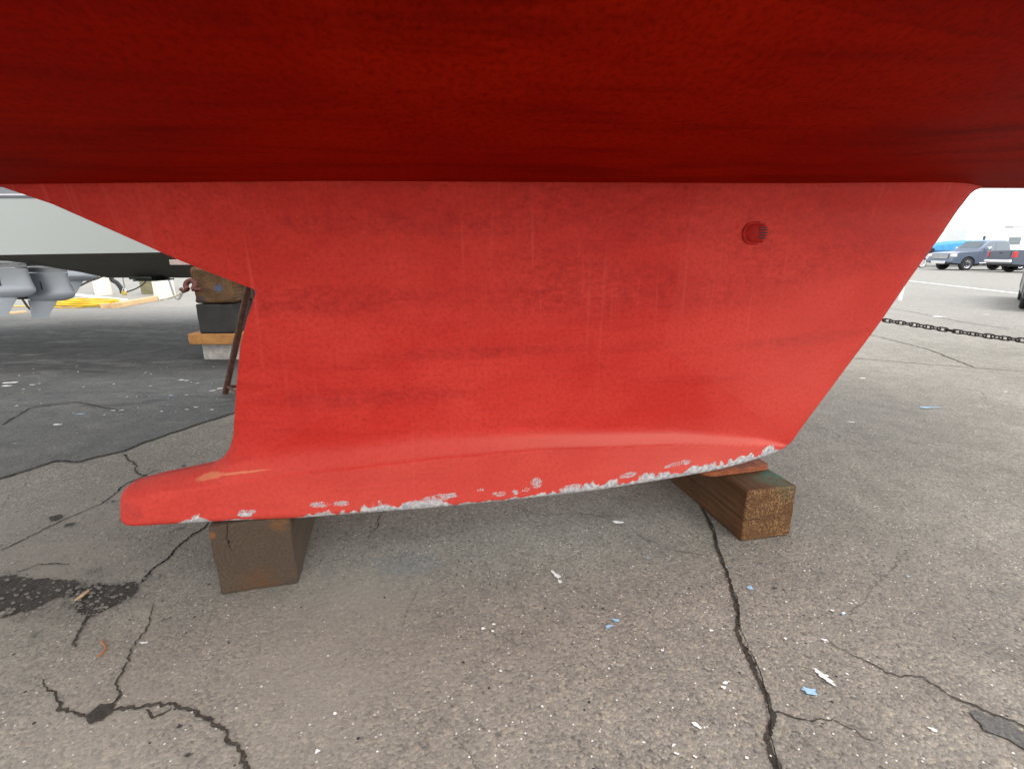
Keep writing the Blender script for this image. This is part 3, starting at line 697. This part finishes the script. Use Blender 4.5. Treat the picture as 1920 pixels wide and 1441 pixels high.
# outboard lower units
SIL=plain('silver_engine_paint',(.62,.67,.73),.38,.2,.6,.0,3)
def foil(rows,n=15,sub=3):
    """stack of horizontal lens sections: rows of (z, x aft, x fore, half thickness)"""
    m=MB();V=[];Fc=[]
    zz=np.array([r[0] for r in rows]); t=np.linspace(0,len(rows)-1,(len(rows)-1)*sub+1); arr=[np.interp(t,range(len(rows)),[r[i] for r in rows]) for i in range(4)]
    N_=len(t)
    for j in range(N_):
        z,xa,xf,tk=[a[j] for a in arr]
        for i in range(2*n):
            k=i/n; s=k if k<=1 else 2-k; x=xa+(xf-xa)*(.5-.5*math.cos(math.pi*s)); w=tk*(math.sin(math.pi*(.5-.5*math.cos(math.pi*s))**.8)**.7 if 0<s<1 else 0); V.append((x,-w if k<=1 else w,z))
    for j in range(N_-1):
        for i in range(2*n): Fc.append((j*2*n+i,j*2*n+(i+1)%(2*n),(j+1)*2*n+(i+1)%(2*n),(j+1)*2*n+i))
    Fc+= [tuple(range(2*n)),tuple(range((N_-1)*2*n,N_*2*n))]
    m.add(V,Fc); return m
def outboard(loc,scale,label):
    e=empty('outboard_motor',loc,0,label,'outboard motor','outboard motors on the powerboat'); e.scale=(scale,)*3
    # local: nose towards +x, origin at centre of gearcase
    foil([(-.095,-.30,.10,.02),(-.09,-.31,.16,.05),(-.06,-.34,.26,.085),(-.02,-.35,.315,.105),(.02,-.34,.325,.105),(.06,-.335,.315,.10),(.12,-.33,.30,.10),(.20,-.33,.285,.105),(.27,-.34,.28,.11)]).build('gearcase',SIL,e,True,ang=60)
    foil([(-.34,-.36,-.15,.006),(-.31,-.37,-.13,.010),(-.08,-.36,.06,.022)]).build('skeg',SIL,e,True,ang=50)
    foil([(.27,-.40,.285,.12),(.285,-.40,.285,.12)]).build('anti_ventilation_plate',SIL,e,False)
    foil([(.295,-.34,.285,.10),(.345,-.35,.285,.10)]).build('water_jacket',plain('brushed_silver',(.42,.44,.48),.4,.4),e,True,ang=40)
    foil([(.35,-.40,.29,.12),(.365,-.40,.29,.12)]).build('splash_plate',SIL,e,False)
    foil([(.375,-.33,.20,.11),(.42,-.33,.16,.11),(.9,-.33,.10,.13)]).build('midsection',SIL,e,True,ang=50)
    m=MB(); m.box(-.03,-.022,-.105,.105,.06,.18); m.build('intake_slot',DARKIN,e)
    m=MB(); m.lathe([(.001,-.02),(.05,-.015),(.055,.12),(.045,.16),(.001,.17)],16,Matrix.Translation((-.36,0,-.02))@Matrix.Rotation(R(-90),4,'Y')); hub=m.build('propeller',plain('worn_bronze',(.12,.10,.085),.5,.5),e,True)
    for k in range(3):
        M=Matrix.Translation((-.45,0,-.02))@Matrix.Rotation(R(120*k+200),4,'X')@Matrix.Rotation(R(35),4,'Z')
        m=MB(); pts=[(.07*math.cos(a)*1.25,.125+.095*math.sin(a)) for a in [2*math.pi*i/18 for i in range(18)]]; m.prism(pts,-.004,.004,M); m.build('blade',hub.data.materials[0],hub,True,ang=50)
    return e
pB=atY(106,551,6.75); pA=atY(31,544,6.5); pC=atY(150,517,8.2)
outboard((pB.x-.06,pB.y,pB.z),1.0,'middle silver outboard motor with dark bronze propeller beside its torpedo')
outboard((pA.x-.06,pA.y,pA.z),1.0,'leftmost silver outboard motor, cut by the frame\'s edge and nearest the viewer')
outboard((pC.x-.02,pC.y,pC.z+.02),1.12,'rearmost silver outboard motor, pointed nose showing right of the other two')
# blocking stack under the powerboat
q0=gnd(380,675); q1=gnd(436,675)
cxS=-3.36
def stk(name,mat,x0,x1,y0,l,z0,z1,label,cat,rz=0,bev=.01,rough=.004,g=None):
    return block(name,mat,x1-x0,l,z1-z0,((x0+x1)/2,y0,z0),rz,label,cat,bev,g,rough)
def X(px,Y,py): return atY(px,py,Y).x
def Z(py,Y): return atY(960,py,Y).z
CONC=plain('pale_worn_concrete',(.30,.285,.26),.9,0,.3,.3,14,.006,60)
DKW=wood('dark_tarred_timber',(.03,.028,.026),(.045,.042,.04),0,.15,rings=40,dirt=(.018,.017,.017),bump=.004)
PLK=wood('orange_pine_plank',(.33,.15,.045),(.45,.22,.07),0,-.3,rings=30,dirt=(.15,.07,.03))
BRN=wood('rough_brown_timber',(.06,.032,.016),(.16,.088,.04),-.05,.28,rings=42,dirt=(.035,.02,.012),stain=[((.07,0,.17),.06,(.03,.10,.22)),((-.13,0,.05),.05,(.03,.06,.11))],bump=.008)
y0=5.46
stk('concrete_block',CONC,X(380,y0,660),X(470,y0,660),y0,.8,.001,Z(645,y0),'pale concrete block at the bottom of the stack behind the keel','concrete block')
stk('timber_plank',PLK,X(355,y0,630),X(470,y0,630),y0-.03,.25,Z(645,y0)+.001,Z(625,y0),'orange pine plank laid across the concrete block in the stack','plank',bev=.006)
stk('timber_block',DKW,X(374,y0,600),X(440,y0,600),y0-.02,.9,Z(625,y0)+.002,Z(570,y0),'black tarred timber block in the middle of the stack behind the keel','timber block',R(4),.02)
stk('timber_block',BRN,X(366,y0,540),X(436,y0,540),y0-.03,.9,Z(568,y0),Z(500,y0),'rough brown timber with blue paint marks topping the stack behind the keel','timber block',R(5),.035,.012)
# shackle / rusty hook left of the top timber
m=MB(); c=atY(357,535,5.35); 
pts=[Vector((c.x+.05*math.cos(a),c.y+.02*math.sin(a),c.z+.05*math.sin(a))) for a in [R(x) for x in range(-60,260,20)]]
m.tube(pts,.028,8); m.tube([pts[-1],pts[-1]+Vector((-.05,0,-.02)),pts[-1]+Vector((-.08,0,.01))],.02,8); m.tube([pts[0],pts[0]+Vector((.10,0,.0))],.02,8)
tag(m.build('shackle',plain('red_rust',(.10,.03,.022),.7,.2,var=.4,sc=30),smooth=True),'rusty red-brown shackle sticking out beside the top stack timber','shackle')
m=MB(); c=atY(336,493,5.44); m.box(c.x-.08,c.x+.16,5.40,5.47,c.z-.02,c.z+.035); tag(m.build('support_pad',plain('pinkish_wood',(.42,.33,.29),.8),bevel=.004),'small pale pinkish wooden pad against the powerboat\'s bottom','pad')
# ---------------- quay things far left ----------------
CRM2=plain('cream_painted_concrete',(.78,.70,.58),.8,var=.08,sc=3)
def pillar(px0,px1,pyb,Y,mat,name,label,cat,h=1.6,taper=.05):
    a=gnd(px0,pyb);b=gnd(px1,pyb); c=(a+b)/2; r=(b-a).length/2
    m=MB(); M=Matrix.Rotation(R(45),4,'Z'); m.lathe([(r*1.2,0),(r*1.15,h)] ,4,M); 
    m=MB(); m.lathe([(r,0),(r*(1-taper),h),(r*.85,h+.05),(.001,h+.06)],16); o=m.build(name,mat,None,True,ang=35); o.location=(c.x,c.y,0); return tag(o,label,cat)
pillar(182,208,552,0,CRM2,'bollard','short cream-painted concrete post furthest left beyond the yard','bollard')
pillar(268,289,551,0,wood('green_brown_post',(.12,.11,.06),(.26,.22,.13),0,0,rings=10,grain=.6,dirt=(.10,.12,.06)),'wooden_post','round weathered greenish wooden post between the cream posts','post')
pillar(293,327,556,0,CRM2,'bollard','wide cream-painted concrete post right of the weathered wooden post','bollard')
YEL=plain('yellow_hose_rubber',(.72,.46,.02),.5,var=.08)
m=MB(); c=gnd(158,573)
for k in range(9):
    pts=[]; rx=.62+.12*random.random(); ry=.35+.12*random.random(); ox=random.uniform(-.12,.18); oy=random.uniform(-.1,.1); ph=random.random()*6
    for i in range(40):
        a=2*math.pi*i/40; pts.append(Vector((ox+rx*math.cos(a)*(1+.1*math.sin(3*a+ph)),oy+ry*math.sin(a)*(1+.12*math.sin(2*a+ph)),.02+.022*k*.6+.008*math.sin(5*a+ph))))
    m.tube(pts,.014,6,close=True)
m.tube([Vector((-.6,-.2,.02)),Vector((-.9,-.25,.02)),Vector((-1.4,-.3,.02)),Vector((-2.3,-.4,.02))],.014,6)
hs2=m.build('hose',YEL,smooth=True); hs2.location=(c.x,c.y,0); tag(hs2,'yellow hose coiled flat on the paving beside the pale lumber','hose')
PINE=wood('fresh_pine_board',(.58,.36,.18),(.72,.50,.28),0,-.4,rings=25,dirt=(.5,.33,.18),bump=.001)
def board(a,b,w,h,label,mat=PINE,name='lumber_board'):
    a=gnd(*a);b=gnd(*b); d=b-a; m=MB(); m.box(-w/2,w/2,0,d.length,0,h); o=m.build(name,mat,bevel=.004); o.location=(a.x,a.y,.002); o.rotation_euler=(0,0,math.atan2(d.y,d.x)-math.pi/2); return tag(o,label,'board')
board((214,578),(310,560),.12,.11,'fresh pine board with a knot lying on the paving right of the hose')
board((190,578),(214,577),.10,.10,'short pine offcut at the near end of the long pine board')
board((-60,594),(50,586),.10,.04,'thin pine strip lying behind the outboard propellers at the left edge')
board((70,545),(230,564),.25,.03,'white board lying flat behind the yellow hose',WHITE)
board((305,563),(318,556),.16,.12,'white block at the far end of the long pine board',WHITE,'packing_block')
BLK=plain('black_hose',(.018,.02,.022),.5)
def wire(pxs,Y,r,name,mat,label,cat):
    pts=[atY(a,b,Y) for a,b in pxs]; pts=bez(pts,8); m=MB(); m.tube(pts,r,7); return tag(m.build(name,mat,smooth=True),label,cat)
wire([(207,508),(210,524),(219,530),(227,540),(230,550)],10.5,.045,'pipe',BLK,'thick black curved hose hanging below the powerboat','hose')
wire([(275,520),(270,531),(255,541),(238,547)],10.4,.014,'cable',BLK,'thin black cable curving down to the brass padlock','cable')
wire([(229,512),(232,530),(234,540)],10.4,.012,'cable',plain('grey_wire',(.2,.2,.2),.5),'short straight grey cable above the brass padlock','cable')
wire([(314,515),(322,540),(328,556),(335,560),(340,552),(348,536)],9.8,.022,'hose',plain('grey_hose',(.30,.31,.30),.5),'grey hose looping under the hull left of the rusty shackle','hose')
wire([(352,532),(340,548),(325,556),(300,562)],9.2,.016,'rope',plain('cream_rope',(.65,.58,.42),.8),'pale cream rope running down left from the rusty shackle','rope')
wire([(140,541),(165,528),(180,523),(200,515)],11,.02,'cable',BLK,'dark cable slanting past the leftmost cream post','cable')
e=empty('padlock',atY(233,548,10.4),0,'small brass padlock hanging at the cable ends','padlock')
m=MB(); m.box(-.05,.05,-.02,.02,-.06,.03); m.build('lock_body',plain('brass',(.65,.48,.14),.35,.8),e,bevel=.01)
m=MB(); m.tube([Vector((.03*math.cos(a),0,.03+.05*math.sin(a))) for a in [math.pi*i/10 for i in range(11)]],.008,8); m.build('lock_shackle',CHROME,e,True)
# distant pale fence-like frames by the water
def frame(px,py,label,w=1.2,h=1.1):
    c=gnd(px,py); e=empty('steel_rack',(c.x,c.y,0),0,label,'rack')
    G=plain('galvanised',(.55,.58,.6),.4,.3)
    for x in (-w/2,w/2):
        m=MB(); m.box(x-.04,x+.04,-.04,.04,0,h+1); m.build('upright',G,e)
    m=MB(); m.box(-w/2+.04,w/2-.04,-.03,.03,.45,.52); m.build('rail',G,e)
    m=MB(); m.box(-w/2+.04,w/2-.04,-.03,.03,h,h+.07); m.build('rail',G,e)
frame(345,541,'pale galvanised steel rack standing beyond the rusty shackle')

# ---------------- parking lot, right ----------------
LINE=plain('white_road_paint',(.8,.8,.78),.8,var=.08)
def roadline(a,b,w,name='lane_line'):
    a=gnd(*a);b=gnd(*b); d=(b-a).normalized(); n=Vector((-d.y,d.x,0))*w/2
    m=MB(); m.add([(a+n),(b+n),(b-n),(a-n)],[(0,1,2,3)]); m.v=[(x,y,.005) for x,y,z in m.v]; tag(m.build(name,LINE),kind='structure')
roadline((1640,519),(2100,572),.12)
roadline((1880,507.5),(2100,509),.5)
TR1=plain('slate_blue_metallic',(.13,.16,.22),.3,.2,.6,0,1); TR2=plain('steel_grey_metallic',(.065,.08,.115),.3,.2,.6,0,1)
GLS=glass('car_glass',(.10,.13,.15)); REDL=plain('red_lamp',(.5,.02,.02),.25); AMB=plain('headlamp',(.75,.72,.68),.2)
TRIMB=plain('black_trim',(.03,.03,.033),.55)
def wheel(par,x,y,r,w,side):
    M=Matrix.Translation((x,y,r))@Matrix.Rotation(R(90),4,'X')
    e=MB(); e.lathe([(r*.62,-w/2),(r*.93,-w/2),(r,-w/2+.03),(r,w/2-.03),(r*.93,w/2),(r*.62,w/2),(r*.6,0),(r*.62,-w/2)],28,M); t=e.build('tyre',BLACKR,par,True,ang=35)
    e=MB(); s=side
    e.lathe([(.001,-s*(w/2-.06)),(r*.2,-s*(w/2-.06)),(r*.22,-s*(w/2-.03)),(.001,-s*(w/2-.03))],18,M)
    e.lathe([(r*.56,-s*(w/2-.02)),(r*.64,-s*(w/2-.005)),(r*.64,-s*(w/2-.06)),(r*.52,-s*(w/2-.10)),(.001,-s*(w/2-.14))],28,M)
    for k in range(6):
        Mk=M@Matrix.Rotation(R(60*k),4,'Z'); e.box(r*.12,r*.58,-r*.09,r*.09,min(-s*(w/2-.03),-s*(w/2-.07)),max(-s*(w/2-.03),-s*(w/2-.07)),Mk)
    rim=e.build('rim',CHROME,t,True,ang=30)
def fender_poly(L,wb0,wb1,r,zlo,prof):
    """side outline, wheel arches cut in the lower edge; prof is the upper line from front (x=0) to rear"""
    pts=list(prof)
    def arch(cx):
        return [(cx+(r+.07)*math.cos(a),r+(r+.07)*math.sin(a)) for a in [math.pi*i/10 for i in range(11)] if r+(r+.07)*math.sin(a)>=zlo-.001]
    pts+= [(L,zlo+.05)]
    for cx in (wb1,wb0):
        a=arch(cx); pts+= [(a[0][0],zlo)]+a+[(a[-1][0],zlo)]
    pts+=[(0.0,zlo+.05)]
    return pts
def pickup(loc,rz,paint,label,tag_on=True):
    e=empty('pickup_truck',loc,rz,label,'pickup truck')
    L,Wd=5.8,2.0; r=.41; y0,y1=-Wd/2,Wd/2
    prof=[(0.02,.95),(.06,1.08),(.35,1.15),(1.35,1.22),(1.62,1.24),(3.75,1.24),(3.76,1.28),(5.72,1.30),(5.78,1.26),(5.8,.8)]
    b=MB(); b.prism(fender_poly(L,1.02,4.55,r,.42,prof),y0,y1); b.build('body',paint,e,bevel=.045,seg=3)
    cab=[(1.45,1.2),(2.2,1.84),(2.5,1.90),(3.35,1.90),(3.6,1.84),(3.74,1.2)]
    V=[]; b=MB()
    for yy,k in ((y0+.06,0),(y1-.06,0)):
        for x,z in cab: V.append((x,yy+(.16 if yy<0 else -.16)*((z-1.2)/.7),z))
    n=len(cab); b.add(V,[tuple(range(n)),tuple(range(2*n-1,n-1,-1))]+[(i,i+n,(i+1)%n+n,(i+1)%n) for i in range(n)]); b.build('cab',paint,e,bevel=.05,seg=3)
    for sg in(-1,1):
        def pt(x,z,o=.008): return Vector((x,sg*(Wd/2-.06-.16*((z-1.2)/.7)+o),z))
        for poly in ([(1.78,1.27),(2.28,1.76),(2.62,1.80),(2.62,1.27)],[(2.72,1.27),(2.72,1.80),(3.32,1.80),(3.5,1.74),(3.6,1.27)]):
            b=MB(); a=[pt(*p) for p in poly]; c=[pt(*p,-.03) for p in poly]; k=len(a); b.add(a+c,[tuple(range(k)),tuple(range(2*k-1,k-1,-1))]+[(i,i+k,(i+1)%k+k,(i+1)%k) for i in range(k)]); b.build('side_window',GLS,e)
        b=MB(); b.box(2.0,2.12,sg*.98 if sg>0 else -1.26,1.26 if sg>0 else -.98,1.26,1.50); b.build('mirror',CHROME,e,bevel=.03)
        b=MB(); yb=sorted((sg*1.0,sg*1.09)); b.box(1.7,3.9,yb[0],yb[1],.44,.50); b.build('side_step',CHROME,e,bevel=.02)
        b=MB(); yb=sorted((sg*.72,sg*1.008)); b.box(-.02,.22,yb[0],yb[1],.86,1.06); b.build('headlight',AMB,e,bevel=.03)
        b=MB(); yb=sorted((sg*.87,sg*1.006)); b.box(5.62,5.82,yb[0],yb[1],.86,1.20); b.build('tail_light',REDL,e,bevel=.02)
        for xd in (1.62,2.68,3.70):
            b=MB(); yb=sorted((sg*.99,sg*1.003)); b.box(xd,xd+.012,yb[0],yb[1],.5,1.22); b.build('door_gap',TRIMB,e)
        for xd in (2.5,3.5):
            b=MB(); yb=sorted((sg*.99,sg*1.03)); b.box(xd,xd+.15,yb[0],yb[1],1.08,1.12); b.build('door_handle',CHROME,e)
        wheel(e,1.02,sg*.86,r,.27,sg); wheel(e,4.55,sg*.86,r,.27,sg)
    b=MB(); M=Matrix.Translation((1.83,0,1.53))@Matrix.Rotation(R(-49.5),4,'Y'); b.box(-.40,.40,-.70,.70,.0,.02,Matrix.Translation((0,0,.012))@M); b.build('windscreen',GLS,e)
    b=MB(); b.box(-.03,.02,-.6,.6,.72,1.02); gr=b.build('grille',plain('dark_chrome_grille',(.22,.23,.25),.35,.8),e,bevel=.02)
    for k in range(3):
        b=MB(); b.box(-.045,-.03,-.58,.58,.77+.09*k,.79+.09*k); b.build('grille_bar',CHROME,gr)
    b=MB(); b.box(-.10,.18,-.98,.98,.50,.70); b.build('front_bumper',paint,e,bevel=.05,seg=3)
    b=MB(); b.box(-.12,-.09,-.55,.55,.42,.60); b.build('bumper_insert',CHROME,e,bevel=.02)
    b=MB(); b.box(5.78,5.98,-.98,.98,.56,.74); b.build('rear_bumper',CHROME,e,bevel=.04)
    b=MB(); b.box(5.795,5.815,-.74,.74,.84,1.24); tgt=b.build('tailgate',paint,e,bevel=.008)
    b=MB(); b.box(5.812,5.83,-.10,.10,1.08,1.16); b.build('tailgate_handle',TRIMB,tgt)
    b=MB(); b.box(.5,5.3,-.8,.8,.34,.44); b.build('chassis',TRIMB,e)
    return e
# heading -x: local x runs from nose to tail
c1=atY(1785,495,32.5); pickup((c1.x,33.5,0),0,TR1,'slate-blue pickup truck side on, chrome wheels and mirrors, nose to the left')
c2=atY(1899,495,29.0); pickup((c2.x+5.75,28.9,0),R(170),TR2,'grey pickup truck showing its red tail light and tailgate, overlapping the blue one')
# car at the right edge
def car(loc,rz,paint,label):
    e=empty('parked_car',loc,rz,label,'car'); r=.33; Wd=1.8
    prof=[(0,.50),(.05,.66),(.35,.78),(1.2,.90),(1.5,.95),(4.2,.98),(4.45,.9),(4.5,.5)]
    b=MB(); b.prism(fender_poly(4.5,.85,3.6,r,.22,prof),-.9,.9); b.build('body',paint,e,bevel=.16,seg=5)
    cab=[(1.3,.92),(2.1,1.40),(3.3,1.43),(4.0,.95)]; V=[]
    for sg in(-1,1):
        for x,z in cab: V.append((x,sg*(.84-.2*((z-.92)/.5)),z))
    b=MB(); b.add(V,[(0,1,2,3),(7,6,5,4)]+[(i,i+4,(i+1)%4+4,(i+1)%4) for i in range(4)]); b.build('cabin',GLS,e,bevel=.05,seg=3)
    for sg in (-1,1):
        b=MB(); yb=sorted((sg*.55,sg*.90)); b.box(.0,.34,yb[0],yb[1],.56,.70); b.build('headlight',AMB,e,bevel=.04)
        for x in (.85,3.6): wheel(e,x,sg*.79,r,.2,sg)
    return e
c3=atY(1907,560,10.2); car((c3.x+.66,9.50,0),R(45),plain('dark_slate_paint',(.045,.055,.065),.3,.4,var=.1),'dark slate car whose rounded nose just enters at the right edge')
# motorcycle left of the blue truck
c=gnd(1727,502); mc=empty('motorcycle',(c.x,c.y,0),R(0),'dark motorcycle with whitewall tyre parked left of the blue pickup','motorcycle')
def mwheel(x,par):
    M=Matrix.Translation((x,0,.33))@Matrix.Rotation(R(90),4,'X'); m=MB(); m.lathe([(.26,-.05),(.32,-.04),(.33,0),(.32,.04),(.26,.05),(.26,-.05)],24,M); t=m.build('tyre',BLACKR,par,True)
    m=MB(); m.lathe([(.20,-.055),(.26,-.056),(.26,.056),(.20,.055),(.20,-.055)],24,M); m.lathe([(.001,-.03),(.05,-.03),(.05,.03),(.001,.03)],12,M)
    for k in range(8): m.box(0,.21,-.006,.006,-.01,.01,M@Matrix.Rotation(R(45*k),4,'Z'))
    m.build('rim',WHITE,t,True)
mwheel(0,mc); mwheel(1.6,mc)
MR=plain('maroon_paint',(.16,.03,.03),.3)
foil([(.62,.55,1.0,.10),(.72,.50,1.05,.15),(.82,.52,.98,.14),(.87,.6,.9,.06)]).build('tank',MR,mc,True)
m=MB(); m.tube([Vector((.38*math.cos(a),0,.33+.38*math.sin(a))) for a in [R(x) for x in range(20,190,17)]],.07,8); m.build('fender',MR,mc,True)
m=MB(); m.tube([(0,.07,.33),(.42,.07,1.0)],.03,8); m.tube([(0,-.07,.33),(.42,-.07,1.0)],.03,8); m.build('fork',CHROME,mc,True)
m=MB(); m.tube([(.55,-.42,1.08),(.42,-.2,1.05),(.42,.2,1.05),(.55,.42,1.08)],.02,8); m.build('handlebar',CHROME,mc,True)
foil([(.35,.55,1.15,.16),(.55,.60,1.1,.2)]).build('engine',TRIMB,mc,True)
foil([(.70,1.05,1.75,.12),(.78,1.0,1.85,.14)]).build('saddle',BLACKR,mc,True)
m=MB(); m.tube([(.32,0,1.12),(.50,0,1.40)],[.16,.22],14); m.build('fairing',BLACKR,mc,True)
# blue covered boat behind, trailer van, long white building, white post, yacht masts
bb=atY(1762,463,40)
e=empty('covered_boat',(bb.x,41,0),0,'boat under a bright blue cover behind the pickup\'s bonnet','boat')
foil([(.45,-.5,3.2,.5),(.8,-1.0,3.6,1.0),(1.2,-1.2,3.8,1.2)]).build('hull',plain('dark_blue_hull',(.02,.10,.20),.4),e,True)
m=MB(); m.prism([(-1.3,1.2),(-.6,1.75),(2.6,2.05),(3.8,2.1),(3.85,1.2)],-1.25,1.25); m.build('cover',plain('blue_tarpaulin',(.05,.27,.55),.6,var=.15,sc=3),e,bevel=.12,seg=3)
cv=atY(1806,470,42)
e=empty('camper_van',(cv.x,43.2,0),0,'white box-bodied camper van standing behind the two pickups','van')
m=MB(); m.box(0,8,-1.2,1.2,.5,3.05); m.build('body',WHITE,e,bevel=.12,seg=3)
m=MB(); m.box(3.6,4.6,-1.215,-1.195,1.75,2.35); m.build('window',GLS,e,bevel=.003)
m=MB(); m.box(1.4,1.6,-1.215,-1.19,2.0,2.45); m.build('vent',TRIMB,e)
m=MB(); m.box(.4,7.6,-.9,.9,3.03,3.10); m.box(4.5,5.3,-.4,.4,3.1,3.3); m.build('roof_rack',plain('grey_rack',(.4,.4,.42),.5),e)
for x in (1.5,6.3): wheel(e,x,-1.0,.38,.25,-1)
cbw=atY(1640,450,75)
e=empty('boat_shed',(cbw.x,80,0),0,'long low white shed with flat eaves across the back of the lot','shed')
m=MB(); m.box(0,90,-5,5,0,4.2); m.build('wall',WHITE,e)
m=MB(); m.box(-.4,90.4,-5.4,5.4,4.2,4.5); m.build('roof',plain('white_roof_sheet',(.8,.8,.8),.5,var=.03),e)
for k in range(9):
    m=MB(); m.box(3+9*k,6+9*k,-5.06,-4.98,0,3.2); m.build('door',plain('pale_door',(.62,.65,.67),.6),e)
c=gnd(1687,563); m=MB(); m.lathe([(.045,0),(.045,.95),(.03,1.0),(.001,1.0)],14); o=m.build('bollard',WHITE,None,True); o.location=(c.x,c.y,0); tag(o,'slim white post beside the sloping front edge of the keel','bollard')
GM2=plain('aluminium_mast',(.62,.63,.64),.4,.3)
for i,px in enumerate((1792,1822,1862,1905,1915)):
    c=atY(px,440,95+3*i); e=empty('moored_yacht',(c.x,c.y,0),0,['white yacht mast leftmost above the shed','white yacht mast second from the left above the shed','white yacht mast middle above the shed','white yacht mast fourth from left above the shed','white yacht mast nearest the right edge above the shed'][i],'yacht','yachts beyond the shed')
    foil([(.2,-3.5,3.8,.8),(1.6,-4.2,5.0,1.5),(2.0,-4.3,5.3,1.6)]).build('hull',WHITE,e,True)
    m=MB(); m.tube([(0,0,1.8),(.1,0,14+i)],.045,8); m.build('mast',GM2,e,True)
    m=MB(); m.tube([(0,0,2.9),(-3.4,0,3.0)],.09,8); m.build('boom',GM2,e,True)
# small litter on the ground
m=MB(); a=gnd(140,1130);b=gnd(168,1112); m.tube([a+Vector((0,0,.008)),(a+b)/2+Vector((.003,0,.012)),b+Vector((0,0,.014))],[.003,.006,.004],6); tag(m.build('wood_splinter',plain('bare_wood',(.42,.27,.14),.8)),'pale wood splinter lying across the crumbled hole','splinter')
m=MB(); pts=[gnd(x,y)+Vector((0,0,.006)) for x,y in [(190,1204),(197,1211),(198,1219),(192,1227),(183,1233)]]; m.tube(bez(pts,5),.0035,6); tag(m.build('twig',plain('rusty_leaf',(.30,.12,.05),.8),smooth=True),'curled rust-brown twig on the paving in the lower left','twig')
